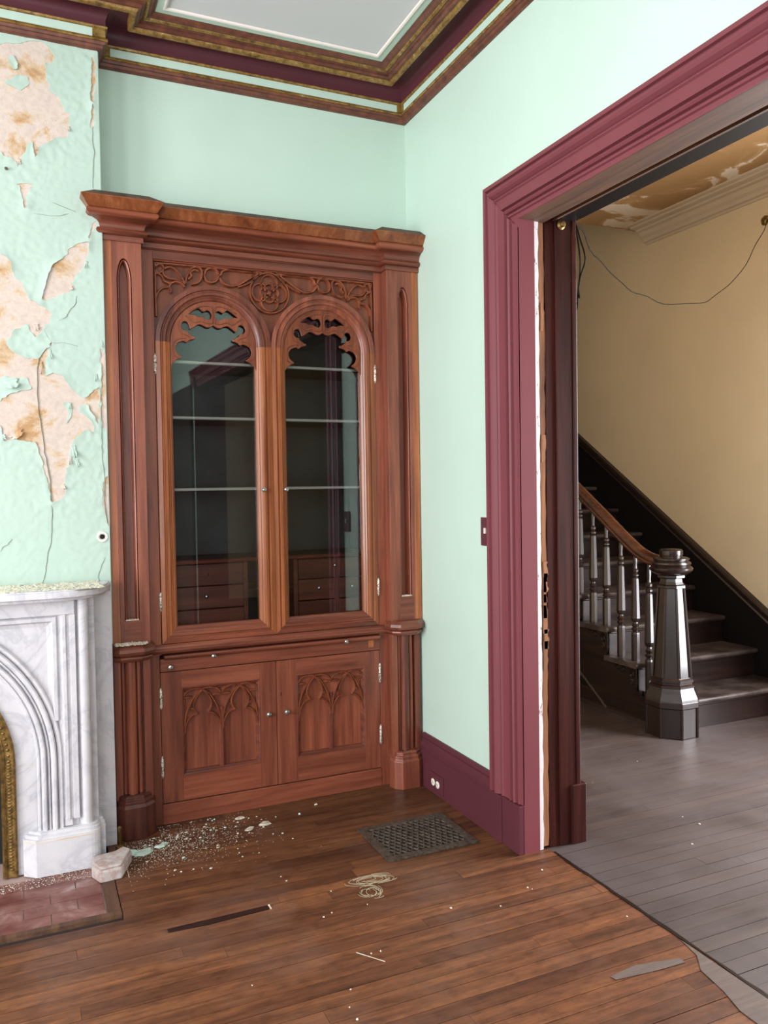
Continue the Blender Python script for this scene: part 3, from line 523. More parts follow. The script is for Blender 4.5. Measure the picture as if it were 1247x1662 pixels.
# writing ledge and small drawers inside
lg = P('ledge', MB().box(-1.205, -.2, .035, .325, 1.090, 1.108), wood_dkin); P('ledge_nosing', MB().tube([(-1.205, .032, 1.099), (-.2, .032, 1.099)], .010, 8), wood_draw, lg, True, 0)
def drawers(x0, x1, rows, posts):
    for x in posts: P('drawer_post', MB().box(x-.010, x+.010, .04, .32, .768, 1.09), wood_draw)
    for z0, z1, xs, kn in rows:
        for (a, b_), k in zip(xs, kn):
            d = P('drawer', MB().box(a+.002, b_-.002, .036, .30, z0+.003, z1-.003), wood_draw)
            if k: knob(k[0], .036, k[1], d, .010)
def knob(x, y, z, parent, r=.011):
    return MB().lathe([(.001, 0), (.005, 0), (.004, .006), (r*.8, .011), (r, .016), (r*.85, .021), (r*.4, .0235), (.001, .024)], lambda a, b_, h_: (x+a, y-h_, z+b_), 14).build('knob', silver, parent, True)
dl, dr = -1.16, -.822
drawers(dl, dr, [(.99, 1.088, [(dl, dr)], [None]), (.888, .99, [(dl, dr)], [(-.993, .945)]), (.775, .888, [(dl, dr)], [None])], [dr+.010, dl-.010])
el = -.565; er = -.222
drawers(el, er, [(.993, 1.088, [(el, er)], [(-.388, 1.052)]), (.893, .993, [(el, -.385), (-.362, er)], [(-.469, .950), (-.302, .948)]), (.775, .893, [(el, -.385), (-.362, er)], [None, None])], [el-.011, -.3735, er+.008])
P('middle_shelf', MB().box(dr+.02, el-.02, .06, .325, .955, .963), wood_dkin)
MB().box(-.984, -.980, .0355, .037, 1.033, 1.047).build('keyhole', black, C)
# face frame
P('stile', MB().prism([(-1.257, .72), (-1.203, .72), (-1.203, 2.42), (-1.257, 2.42)], FR, -.02, .060), wood_v)
P('stile', MB().prism([(-.2025, .72), (-.163, .72), (-.163, 2.42), (-.2025, 2.42)], FR, -.02, .060), wood_v)
P('top_rail', MB().prism([(-1.203, 2.380), (-.2025, 2.380), (-.2025, 2.422), (-1.203, 2.422)], FR, -.02, .060), wood_h)
P('top_bead', MB().sweep([(-1.203, 2.377), (-.2025, 2.377)], [(-.004, .03), (-.004, .054), (0, .057), (.004, .054), (.004, .03)], FR), wood_h, C, True, 0)
# spandrel panel with carved tracery
lo = arc(XM-RA, SP, RA, 180, 0, 32); ro = arc(XM+RA, SP, RA, 180, 0, 32)
sp = P('spandrel_panel', MB().plate([[(XL-.002, 2.374), (XL-.002, SP)]+lo+ro+[(XR+.002, SP), (XR+.002, 2.374)]], FR, .0, .040), wood_carve, C, False, 0)
hp = [(-.0062, .038), (-.0054, .051), (-.0022, .0575), (.0022, .0575), (.0054, .051), (.0062, .038)]
for r_ in RIB:
    for sgn in (0, 1):
        q = [(x if not sgn else 2*XM-x, z) for x, z in r_]
        MB().sweep(catmull(q, 5), hp, FR).build('tracery_rib', wood_carve, sp, True)
qc = (XM, 2.281)
def ring(cx, cz, r, parent, prof=hp, n=28, a0=0, a1=360): MB().sweep(arc(cx, cz, r, a0, a1, n), prof, FR).build('tracery_rib', wood_carve, parent, True)
ring(qc[0], qc[1], .088, sp)
for k in range(4):
    a = 90*k; cx_, cz_ = qc[0]+.041*math.cos(math.radians(a)), qc[1]+.041*math.sin(math.radians(a)); ring(cx_, cz_, .038, sp, a0=a-130, a1=a+130)
    a += 0; cx_, cz_ = qc[0]+.020*math.cos(math.radians(a)), qc[1]+.020*math.sin(math.radians(a)); ring(cx_, cz_, .021, sp, a0=a-125, a1=a+125, n=16)
MB().lathe([(.001, .04), (.013, .044), (.011, .052), (.006, .056), (.001, .056)], lambda a, b_, h_: (qc[0]+a*(1+.25*math.sin(4*math.atan2(b_, a))), -h_, qc[1]+b_*(1+.25*math.sin(4*math.atan2(b_, a)))), 24).build('rosette', wood_carve, sp, True)
# upper glass doors
dprof = [(0, .026), (0, .064), (.018, .066), (.022, .060), (.026, .060), (.030, .066), (.040, .066), (.045, .059), (.050, .058), (.055, .053), (.058, .053), (.066, .045), (.068, .040), (.068, .026)]
half = [(0, .475), (.05, .44), (.10, .415), (.18, .42), (.26, .46), (.34, .475), (.42, .43), (.52, .36), (.555, .36), (.57, .42), (.60, .50), (.66, .525), (.73, .50), (.765, .42), (.74, .34), (.68, .30), (.63, .30), (.60, .24), (.53, .20), (.50, .16), (.45, .165), (.46, .11), (.51, .10), (.58, .07), (.64, .02), (.70, .05), (.78, .03), (.86, -.02), (.905, -.12), (.88, -.23), (.82, -.30), (.76, -.35), (.86, -.40), (.95, -.48), (1.0, -.56)]
eye = [(.04, .70), (.07, .77), (.14, .80), (.20, .77), (.25, .77), (.33, .83), (.43, .79), (.58, .675), (.46, .67), (.36, .63), (.27, .64), (.20, .60), (.12, .58), (.06, .62)]
def glass_door(x0, x1, hx, kx, lab):
    # the old panes sit very slightly skewed in their rebates
    cx_ = (x0+x1)/2; R_ = (x1-x0)/2; zb = .768
    d = MB().prism([(x0+.004, zb+.004), (x1-.004, zb+.004), (x1-.004, zb+.03), (x0+.004, zb+.03)], FR, .022, .04).build('glass_door', wood_h, C); d['label'] = lab
    path = [(x0, zb), (x0, SP)]+arc(cx_, SP, R_, 180, 0, 36)[1:-1]+[(x1, SP), (x1, zb)]; n = len(path)
    for nm, sg, mt in (('door_stile', [0], wood_o), ('arch_rail', list(range(1, n-2)), wood_v), ('door_stile', [n-2], wood_o), ('bottom_rail', [n-1], wood_h)):
        MB().sweep(path, dprof, FR, closed=True, segs=sg, side=-1).build(nm, mt, d, nm == 'arch_rail')
    ri = R_-.066; inner = [(x0+.066, zb+.066)]+arc(cx_, SP, ri, 180, 0, 32)+[(x1-.066, zb+.066)]
    MB().prism(inner, lambda x, z, v: (x, -v+(x-x0)*(.0225 if x1 < -.6 else .040), z), .0325, .0350).build('glass_pane', glass, d)
    g = R_-.0665; hs = catmull([(u*g, v*g*.96+.0) for u, v in half], 3)
    inn = [(cx_-u, SP+v) for u, v in hs[::-1]]+[(cx_+u, SP+v) for u, v in hs[1:]]
    out = arc(cx_, SP, g+.002, 0, 180, 40)
    outer = [(cx_+g+.002, SP-.56*g)]+out+[(cx_-g-.002, SP-.56*g)]+inn[1:-1]
    eyes = [[(cx_+s_*u*g, SP+v*g) for u, v in catmull(eye, 3, True)][::(1 if s_ > 0 else -1)] for s_ in (1, -1)]
    tr_ = MB().plate([outer]+eyes, FR, .036, .049, .002).build('arch_tracery', wood_carve, d, False)
    for s_ in (1, -1):
        for rb in ([(.03, .50), (.03, .86), (.10, .93), (.30, .90), (.55, .78)], [(.03, .52), (.16, .50), (.30, .555), (.45, .51), (.58, .60), (.66, .66)], [(.80, .55), (.83, .40), (.78, .24), (.66, .20), (.56, .14)], [(.66, .12), (.80, .10), (.92, .02), (.965, -.14), (.93, -.30), (.84, -.36)]):
            MB().sweep(catmull([(cx_+s_*u*g, SP+v*g*.97) for u, v in rb], 4), [(-.0035, .047), (-.002, .052), (.002, .052), (.0035, .047)], FR).build('tracery_rib', wood_carve, tr_, True)
    knob(kx, -.064, 1.412, d, .011)
    for z in (1.944, .947): hinge(hx, -.063, z, d)
def hinge(x, y, z, parent, h_=.085):
    MB().lathe([(.001, -h_/2), (.003, -h_/2+.003), (.0055, -h_/2+.008), (.0065, -h_/2+.010), (.0065, -.002), (.0055, -.001), (.0055, .001), (.0065, .002), (.0065, h_/2-.010), (.0055, h_/2-.008), (.003, h_/2-.003), (.001, h_/2)], lambda a, b_, t_: (x+a, y+b_, z+t_), 10).build('hinge', hinge_m, parent, True)
glass_door(XL, XM-.0005, XL-.003, -.752, 'left arched glass door')
glass_door(XM+.0005, XR, XR+.002, -.650, 'right arched glass door')
# waist: ledge moulding, pull-out slide, fascia
P('waist_moulding', MB().sweep([(-1.26, -.06), (-.16, -.06)], [(-.06, .728), (.020, .728), (.026, .733), (.030, .742), (.024, .748), (.018, .750), (.016, .758), (.006, .766), (-.06, .766)], PL, side=-1), wood_h)
sl = P('slide', MB().sweep([(-1.195, -.06), (-.205, -.06)], [(-.2, .700), (.012, .700), (.020, .705), (.022, .712), (.018, .719), (.008, .721), (-.2, .721)], PL, side=-1), wood_h, C, True, 0)
knob(-.992, -.080, .703, sl); knob(-.383, -.080, .709, sl)
fa = P('fascia', MB().prism([(-1.21, .648), (-.2, .648), (-.2, .702), (-1.21, .702)], FR, 0, .058), wood_h); knob(-1.17, -.058, .668, fa, .012)
P('wood_patch', MB().prism([(-.258, .664), (-.230, .664), (-.230, .699), (-.258, .699)], FR, .05, .0605), wood_o, C, False, .001, label='pale square wood patch')
# lower part: stiles, doors, kickboard
P('lower_stile', MB().prism([(-1.257, 0), (-1.2125, 0), (-1.2125, .725), (-1.257, .725)], FR, -.02, .058), wood_v)
P('lower_stile', MB().prism([(-.200, 0), (-.160, 0), (-.160, .725), (-.200, .725)], FR, -.02, .058), wood_v)
P('kickboard', MB().prism([(-1.2125, 0), (-.2, 0), (-.2, .084), (-1.2125, .084)], FR, -.02, .061), wood_h)
def low_door(x0, x1, px0, px1, kx, hx, lab):
    z0, z1, pz0, pz1 = .088, .645, .198, .570
    d = MB().plate([[(x0, z0), (x1, z0), (x1, z1), (x0, z1)], [(px0, pz0), (px0, pz1), (px1, pz1), (px1, pz0)]], FR, .030, .058, .0008).build('cupboard_door', wood_v, C); d['label'] = lab
    MB().prism([(px1+.004 if kx < -.7 else px0-.004, z0+.001), (x1-.001 if kx < -.7 else x0+.001, z0+.001), (x1-.001 if kx < -.7 else x0+.001, z1-.001), (px1+.004 if kx < -.7 else px0-.004, z1-.001)], FR, .05, .0585).build('meeting_stile', wood_v, d)
    for a, b_ in ((z0+.001, pz0-.003), (pz1+.003, z1-.001)): MB().prism([(px0-.002, a), (px1+.002, a), (px1+.002, b_), (px0-.002, b_)], FR, .05, .0583).build('door_rail', wood_h, d)
    MB().prism([(px0, pz0), (px1, pz0), (px1, pz1), (px0, pz1)], FR, .030, .040).build('door_panel', wood_v, d)
    MB().sweep([(px0, pz0), (px0, pz1), (px1, pz1), (px1, pz0)], [(0, .036), (0, .058), (.005, .056), (.009, .050), (.013, .049), (.016, .040)], FR, closed=True, side=-1).build('panel_moulding', wood_h, d)
    xm = (px0+px1)/2
    MB().sweep([(xm, pz0+.01), (xm, pz1-.1)], [(-.012, .04), (-.011, .046), (-.006, .048), (-.004, .054), (.004, .054), (.006, .048), (.011, .046), (.012, .04)], FR).build('mullion', wood_v, d)
    lp = [(-.0045, .038), (-.004, .052), (-.0015, .057), (.0015, .057), (.004, .052), (.0045, .038)]
    for c_ in ((px0+xm)/2+.002, (xm+px1)/2-.002):
        hw = (px1-px0)/4-.006; zt = pz1-.014
        for s_ in (1, -1):
            for q in ([(0, 0), (.36, -.020), (.66, -.056), (.90, -.10), (1.0, -.150)], [(.02, -.004), (.30, -.026), (.47, -.052), (.49, -.074), (.40, -.092), (.30, -.104)], [(.30, -.104), (.52, -.106), (.74, -.120), (.92, -.145), (1.0, -.18)], [(.02, .002), (.40, .006), (.75, -.001), (.95, -.012), (1.0, -.02)], [(.55, -.03), (.75, -.028), (.98, -.03)], [(.62, -.075), (.50, -.082)]):
                MB().sweep(catmull([(c_+s_*u*hw, zt+v) for u, v in q], 4), lp, FR).build('tracery_rib', wood_carve, d, True)
    knob(kx, -.058, .413, d, .012)
    for z in (.537, .245): hinge(hx, -.06, z, d, .095)
low_door(-1.2105, -.7085, -1.122, -.785, -.748, -1.2105, 'left cupboard door with gothic tracery panel')
low_door(-.7065, -.2015, -.610, -.281, -.664, -.2010, 'right cupboard door with gothic tracery panel')
MB().box(-.6875, -.6845, -.0592, -.057, .487, .503).build('keyhole', black, C)
# pilasters
def lancet(cx_, hw, z0, zs, zt):
    n = 10; L = [(cx_-hw, z0), (cx_-hw, zs)]; h_ = zt-zs
    for i in range(1, n): a = i/n; L.append((cx_-hw*math.cos(a*H90)**.9 if True else 0, zs+h_*math.sin(a*H90*.999)**1.15))
    L.append((cx_, zt)); return L+[(2*cx_-x, z) for x, z in L[-2::-1]]
def pilaster(x0, x1, xo0, xo1, cx_, hw, zb, zt):
    b_ = P('pilaster_core', MB().prism([(x0, .78), (x1, .78), (x1, 2.42), (x0, 2.42)], FR, -.02, .070), wood_v)
    hole = lancet(cx_, hw, zb, zt-.085, zt)
    a, e = (xo1, x1) if xo0 == x0 else (x0, xo0)
    P('pilaster_face', MB().plate([[(a, .782), (e, .782), (e, 2.42), (a, 2.42)], hole], FR, .065, .120, .001), wood_v, C, False, 0)
    P('edge_strip', MB().prism([(xo0, .782), (xo1, .782), (xo1, 2.42), (xo0, 2.42)], FR, .08, .1195), wood_o)
    MB().sweep(hole, [(.0005, .068), (.001, .106), (.004, .112), (.008, .110), (.012, .098), (.013, .068)], FR, side=-1, segs=range(len(hole)-1)).build('lancet_moulding', wood_v, C, True)
    MB().prism([(cx_-hw, zb-.001), (cx_+hw, zb-.001), (cx_+hw, zb+.001), (cx_-hw, zb+.001)], FR, .08, .1195).build('lancet_sill', wood_h, C)
    MB().prism([(cx_-hw-.006, .786), (cx_+hw+.006, .786), (cx_+hw+.006, zb-.002), (cx_-hw-.006, zb-.002)], FR, .115, .1215).build('pilaster_apron', wood_h, C, bevel=.001)
pilaster(-1.403, -1.256, -1.403, -1.372, -1.325, .029, .885, 2.352)
pilaster(-.164, -.004, -.036, -.004, -.081, .029, .900, 2.345)
def lowpil(x0, x1, outer, xe):
    """xe: where the outer side is cut off by the wall"""
    cx_ = (x0+x1)/2; P('lower_core', MB().prism([(x0, 0), (x1, 0), (x1, .73), (x0, .73)], FR, -.02, .085), wood_v)
    for a, b_ in ((x0, x0+.028), (x1-.030, x1)): P('edge_strip', MB().prism([(a, .1), (b_, .1), (b_, .73), (a, .73)], FR, .08, .112), wood_v)
    for dx, r_, v in ((-.034, .010, .095), (-.006, .021, .104), (.026, .011, .098)):
        MB().lathe([(r_, .12), (r_, .73)], lambda a, b_, h_: (cx_+dx+a, -v+b_, h_), 16).build('cluster_shaft', wood_v, C, True)
    pl = [(x0-.002, -.085), (x0+.006, -.125), (x0+.030, -.150), (x1-.040, -.150), (x1-.004, -.122), (x1+.004, -.062)]
    def band(nm, prof, mat):
        m = MB(); m.sweep(pl, prof, PL, side=-1); P(nm, m, mat, C, False, .001)
    q = [(-.06, .722), (.000, .722), (.006, .728), (.012, .736), (.010, .742), (.004, .746), (.012, .749), (.022, .752), (.026, .764), (.022, .776), (.006, .790), (-.06, .792)]
    band('waist_capital', q, wood_h)
    P('waist_capital_top', MB().prism(pl+[(x1, .0), (x0, .0)], PL, .74, .7905), wood_h)
    band('plinth_block', [(-.06, 0), (.010, 0), (.010, .128), (.003, .138), (.003, .150), (-.006, .156), (-.006, .166), (-.014, .172), (-.06, .172)], foot_m if outer else wood_v)
    P('plinth_core', MB().prism(pl+[(x1, .0), (x0, .0)], PL, .0, .150), foot_m if outer else wood_v)
lowpil(-1.403, -1.257, True, 0); lowpil(-.160, -.012, False, 0)
# crown cornice broken forward over the pilasters
pth = [(-.001, -.12), (-.164, -.12), (-.164, -.072), (-1.256, -.072), (-1.256, -.12), (-1.403, -.12), (-1.403, -.03)]
pr1 = [(-.03, 2.418), (.008, 2.418), (.008, 2.438), (.006, 2.440), (.014, 2.441), (.022, 2.445), (.026, 2.453), (.022, 2.461), (.013, 2.465), (.012, 2.468), (.015, 2.480), (.023, 2.491), (.040, 2.501), (.048, 2.503), (-.03, 2.51)]
pr2 = [(-.03, 2.500), (.044, 2.501), (.052, 2.503), (.060, 2.508), (.064, 2.515), (.061, 2.523), (.053, 2.528), (-.03, 2.529)]
pr3 = [(-.03, 2.527), (.052, 2.527), (.058, 2.530), (.084, 2.566), (.084, 2.569)]
pr4 = [(-.03, 2.566), (.084, 2.568), (.030, 2.602), (-.05, 2.602), (-.06, 2.56)]
P('crown_cove', MB().sweep(pth, pr1, PL), wood_h, C, True, 0); P('crown_bead', MB().sweep(pth, pr2, PL), wood_h, C, True, 0)
P('crown_cap', MB().sweep(pth, pr3+[(-.03, 2.569)], PL), wood_o, C, False, 0)
P('crown_top', MB().sweep(pth, pr4, PL), rawwood_y, C, False, 0); P('crown_lid', MB().box(-1.36, -.03, -.10, .0, 2.52, 2.6), rawwood_y, C, False, 0)
P('crown_core', MB().box(-1.40, -.002, -.07, .0, 2.415, 2.56), wood_h)
# crumbled plaster lying on the left waist capital
def heap(name, poly, z, hgt, mat, parent, n, seed, rmin, rmax, gs=None):
    rnd = random.Random(seed); m = MB(); xs = [p[0] for p in poly]; ys = [p[1] for p in poly]
    for i in range(n):
        x, y = (rnd.uniform(min(xs), max(xs)), rnd.uniform(min(ys), max(ys))) if not gs else (max(min(xs), min(max(xs), rnd.gauss(gs[0], gs[1]))), max(min(ys), min(max(ys), rnd.gauss(gs[2], gs[3])))); r_ = rnd.uniform(rmin, rmax); vs = []
        if gs and x < -1.24 and y > -.178: continue
        for a in range(5): vs.append((x+r_*math.cos(a*1.257+i)*rnd.uniform(.6, 1), y+r_*math.sin(a*1.257+i)*rnd.uniform(.6, 1), z+rnd.uniform(0, .3)*hgt))
        vs.append((x+rnd.uniform(-.2, .2)*r_, y, z+hgt*rnd.uniform(.4, 1))); vs.append((x, y, z-.0005))
        m.add(vs, [(a, (a+1) % 5, 5) for a in range(5)]+[((a+1) % 5, a, 6) for a in range(5)])
    return m.build(name, mat, parent, kind='stuff', weld=False)
o = heap('plaster_crumbs', [(-1.395, -.165), (-1.27, -.125)], .7915, .012, crumb, None, 170, 3, .004, .010); tag(recenter(o), 'cream plaster crumbs heaped on the left waist ledge of the cabinet', 'plaster crumbs', None, 'stuff')
# ================================================================ marble fireplace
XF = -2.2
M = thing('marble_mantel', 'white grey-veined marble fireplace mantel with arched opening', 'fireplace', (XF, -.3, 0))
mir = lambda pts: [(2*XF-x, z) for x, z in pts]
def legs(r, z0, n=30): return [(XF+r, z0), (XF+r, .42)]+arc(XF, .42, r, 0, 180, n)[1:-1]+[(XF-r, .42), (XF-r, z0)]
def MP(name, m, mat=marble, smooth=False, bevel=0.0, parent=M): return m.build(name, mat, parent, smooth, bevel)
MP('back_slab', MB().box(-1.50, -1.411, -.172, YCH+.001, 0, 1.02)); MP('back_slab', MB().box(-2.99, -2.90, -.172, YCH+.001, 0, 1.02))
body = [(XF+.645, .13), (XF+.645, 1.015), (XF-.645, 1.015), (XF-.645, .13)]+legs(.50, .13)[::-1]
MP('front_slab', MB().plate([body], FR, .14, .300, .0))
# outer raised frame and stepped panel mouldings
def frame(u0, prof, name, zb=.19): 
    a = .645-u0
    for s_ in (1, -1):
        MB().sweep([(XF+s_*a, zb), (XF+s_*a, 1.015-u0), (XF, 1.015-u0)], prof, FR, side=s_).build(name, marble, M)
frame(0, [(0, .16), (0, .320), (.018, .320), (.020, .314), (.030, .314), (.034, .322), (.044, .322), (.048, .310), (.062, .306), (.062, .25)], 'panel_frame')
frame(.060, [(0, .25), (0, .307), (.006, .316), (.018, .316), (.024, .304), (.038, .301), (.038, .25)], 'panel_bead', .565)
for s_ in (1, -1):   # plain frieze strip under the shelf
    pass
MP('frieze', MB().box(XF-.645, XF+.645, -.323, -.2, .958, 1.018), bevel=.003)
# arch mouldings
for r0, r1, v in ((.592, .572, .316), (.570, .550, .324), (.548, .536, .312), (.534, .516, .320), (.514, .500, .306)):
    w_ = r0-r1; MB().sweep(legs(r0, .16, 40), [(0, .27), (0, v-.006), (w_*.25, v), (w_*.6, v), (w_*.9, v-.007), (w_, v-.012), (w_, .27)], FR, side=1).build('arch_moulding', marble, M, True)
# flat marble slip between arch and brass
sl_ = legs(.502, 0)+legs(.43, 0)[::-1]
MP('slip', MB().plate([sl_], FR, .20, .288, .0)); MB().box(XF+.43, XF+.5, -.2884, -.28, .399, .4015).build('slip_joint', marble_y, M)
for s_ in (1, -1):
    X_ = lambda x: XF+s_*(x-XF)
    def bx(a, b_, *r_): return MB().box(min(X_(a), X_(b_)), max(X_(a), X_(b_)), *r_)
    # rounded corner column, fillet and return
    MB().lathe([(.022, .15), (.022, 1.018)], lambda a, b_, h_: (X_(-1.528)+a, -.296+b_, h_), 20).build('corner_column', marble, M, True)
    MP('column_return', bx(-1.556, -1.506, -.300, -.16, .13, 1.018)); MP('corner_fillet', bx(-1.506, -1.482, -.262, -.16, .13, 1.018), bevel=.002)
    # plinth with cap
    q = [(-1.752, -.20), (-1.752, -.305), (-1.708, -.342)]+[(-1.53+.05*math.sin(a*H90/6)-.0, -.342+.035*(1-math.cos(a*H90/6))) for a in range(7)]+[(-1.480, -.285), (-1.462, -.285), (-1.462, -.16)]
    q = [(X_(x), y) for x, y in q]
    MP('plinth', MB().prism(q, PL, 0, .128)); MB().prism([(x+(XF+s_*.6-x)*-.004, y-.001) for x, y in q], PL, .126, .131).build('plinth_edge', marble_y, M); MB().prism(q, PL, .130, .138).build('plinth_cap', marble, M)
    cx_ = sum(p[0] for p in q)/len(q); q2 = [(x+(cx_-x)*.035, y+.006) for x, y in q]; q3 = [(x+(cx_-x)*.10, y+.014) for x, y in q]
    MB().prism(q2, PL, .136, .150).build('plinth_cap', marble, M); MB().prism(q3, PL, .149, .160).build('plinth_cap', marble, M)
    # stepped foot of the recessed upright panel
    for i, (a, b_) in enumerate(((.010, .196), (.020, .206), (.030, .216))): MP('panel_foot', bx(-1.609+a*.3, -1.577-a*.3, -.300-.016+i*.004, -.28, .165, b_+.0))
# shelf with rounded ends
def shelf(ex, y0, r): return [(XF-.79+ex, -.14)]+[(XF-.79+ex+r*(1-math.cos(a*H90/10)), -.16-(y0-.16)*math.sin(a*H90/10)) for a in range(11)]+[(XF+.79-ex-r*(1-math.cos(a*H90/10)), -.16-(y0-.16)*math.sin(a*H90/10)) for a in range(10, -1, -1)]+[(XF+.79-ex, -.14)]
for nm, ex, y0, z0, z1 in (('shelf_moulding', .020, .380, 1.016, 1.030), ('shelf', .004, .402, 1.029, 1.052), ('shelf_lip', .010, .396, 1.051, 1.058)): MP(nm, MB().prism(shelf(ex, y0, .19), PL, z0, z1), bevel=.003)
o = heap('plaster_crumbs', [(-1.95, -.385), (-1.46, -.14)], 1.0575, .006, cream, None, 650, 5, .006, .020); tag(recenter(o), 'flaked cream and mint paint crumbs covering the marble shelf', 'paint crumbs', None, 'stuff')
# ---- brass insert
B = thing('fireplace_insert', 'aged brass arched frame around the dark fireplace opening', 'fireplace insert', (XF, -.28, 0))
MB().sweep(legs(.43, 0, 40), [(0, .2), (0, .300), (.006, .303), (.010, .298), (.034, .292), (.040, .298), (.046, .299), (.052, .292), (.052, .2)], FR, side=1).build('brass_frame', brass, B, True)
m = MB()
for i in range(34):
    z = .03+i*.0118*1.0
    for s_ in (1, -1): m.lathe([(.001, .288), (.0075, .29), (.0055, .298), (.001, .300)], lambda a, b_, h_: (XF+s_*.407+a*1.5, -h_, z+b_*.75), 7)
for i in range(60):
    a_ = math.radians(3*i+1.5); m.lathe([(.001, .288), (.0075, .29), (.0055, .298), (.001, .300)], lambda a, b_, h_: (XF+.407*math.cos(a_)+a, -h_, .42+.407*math.sin(a_)+b_), 7)
m.build('beading', brass, B, True, kind='stuff', weld=False)
MB().prism(legs(.385, 0), FR, .132, .15).build('firebox_back', firebox_m, B)
MB().sweep(legs(.385, 0), [(0, .15), (0, .25), (.006, .25), (.006, .15)], FR, side=1).build('firebox_lining', firebox_m, B)
# ================================================================ staircase in the hall
ST = thing('staircase', 'dark wooden staircase with turned balusters rising along the tan wall', 'staircase', (2.05, .5, 0))
Y0 = -.077; TR = .263; RS = .1749; XS = 1.60; NS = 16
def SP_(name, m, mat, smooth=False, bevel=0.0, parent=ST): return m.build(name, mat, parent, smooth, bevel)
for k in range(1, NS+1):
    y = Y0+(k-1)*TR; z = k*RS; xl = 1.56 if k > 1 else 1.64
    SP_('tread', MB().sweep([(y, 0), (y+TR+.03, 0)], [(0, 0)], PL) if False else MB().prism([(y+.008, z-.030), (y, z-.022), (y-.002, z-.012), (y+.002, z-.004), (y+.010, z), (y+TR+.03, z), (y+TR+.03, z-.03)], lambda a, b_, v: (v, a, b_), xl, XH-.02), tread_m)
    SP_('riser', MB().box(XS-.0 if k > 1 else 1.66, XH-.02, y+.028, y+.05, z-RS, z-.028), stair_x)
    SP_('cove', MB().box(XS, XH-.02, y+.014, y+.03, z-.044, z-.028), stair_x, bevel=.005)
# outer string, cut to the steps, with base panel
out = [(Y0+.03, 0)]
for k in range(1, NS+1): out += [(Y0+(k-1)*TR+.03, k*RS-.028), (Y0+k*TR+.03, k*RS-.028)]
out += [(Y0+NS*TR+.03, NS*RS-.35), (Y0+2.2*TR, 0)]
SP_('outer_string', MB().prism(out, lambda a, b_, v: (v, a, b_), XS, XS+.03), stair_y)
SP_('base_panel', MB().prism([(.5, 0), (4.2, 0), (4.2, 2.2), (.5, .08)], lambda a, b_, v: (v, a, b_), XS+.018, XS+.04), stair_y); SP_('base_rail', MB().box(XS+.002, XS+.02, .45, 4.2, 0, .10), stair_y, bevel=.003)
SP_('floor_mould', MB().prism([(0, 0), (.022, 0), (.016, .016), (.006, .024), (0, .026)], lambda a, b_, v: (XS-a, v, b_), .05, 4.2), stair_y)
SP_('string_moulding', MB().sweep([(Y0+2.0*TR, -.02), (Y0+NS*TR, (NS-2.05)*RS)], [(-.012, 0), (-.012, .012), (0, .018), (.012, .012), (.012, 0)], lambda a, b_, v: (XS-v, a, b_)), stair_y)
# carved scroll brackets under the tread ends
for k in range(2, 9):
    y = Y0+(k-1)*TR; z = k*RS-.03; br = MB().plate([catmull([(y+.035, z), (y+.035, z-.13), (y+.07, z-.125), (y+.10, z-.085), (y+.14, z-.06), (y+.19, z-.055), (y+.235, z-.02), (y+.25, z)], 4)], lambda a, b_, v: (XS-v, a, b_), 0, .008, .002).build('bracket', stair_y, ST)
    for cy_, cz_, r_ in ((y+.075, z-.045, .028), (y+.075, z-.095, .018), (y+.155, z-.03, .018), (y+.205, z-.028, .012)):
        q = [(cy_+r_*(1-.09*i/2.2)*math.cos(i*.7), cz_+r_*(1-.09*i/2.2)*math.sin(i*.7)) for i in range(20)]
        MB().tube([(XS-.010, a, b_) for a, b_ in q], .005, 6).build('scroll', stair_v, br, True)
# wall skirting
sk = [(-.02, .0), (-.02, .46), (.0, .516), (4.0, .516+4*.662), (4.0, .516+4*.662-.4), (.1, 0)]
zs = lambda y: .512+.655*y
SP_('wall_skirting', MB().prism([(-.18, 0), (-.18, .38), (-.05, zs(-.05)), (4.2, zs(4.2)), (4.2, zs(4.2)-.5), (.5, 0)], lambda a, b_, v: (v, a, b_), XH-.024, XH-.001), blackw)
SP_('skirting_cap', MB().sweep([(-.18, zs(-.18)-.02), (-.1, zs(-.1)), (4.2, zs(4.2))], [(-.055, .0), (-.055, .032), (-.045, .040), (-.036, .034), (-.024, .034), (-.012, .046), (.0, .046), (.010, .034), (.012, .0)], lambda a, b_, v: (XH-v, a, b_)), stair_y)
SP_('hall_baseboard', MB().box(XH-.02, XH-.001, -.70, -.17, 0, .24), blackw)
# handrail
def zr(y): return .90+.655*(y)      # underside line
rp = [(.02, .968), (.07, .966), (.13, .974), (.20, .996), (.27, 1.032), (.36, 1.088), (.46, 1.155)]+[(.56+.3*i, 1.222+.3*i*.655) for i in range(11)]
SP_('handrail', MB().sweep(catmull(rp, 4), [(-.032, -.026), (-.036, -.012), (-.036, .012), (-.032, .026), (-.020, .030), (-.014, .026), (-.004, .036), (.010, .038), (.026, .030), (.036, .012), (.038, 0), (.036, -.012), (.026, -.030), (.010, -.038), (-.004, -.036), (-.014, -.026), (-.020, -.030)], lambda a, b_, v: (1.625+v, a, b_), cprof=True), rail_m, True)
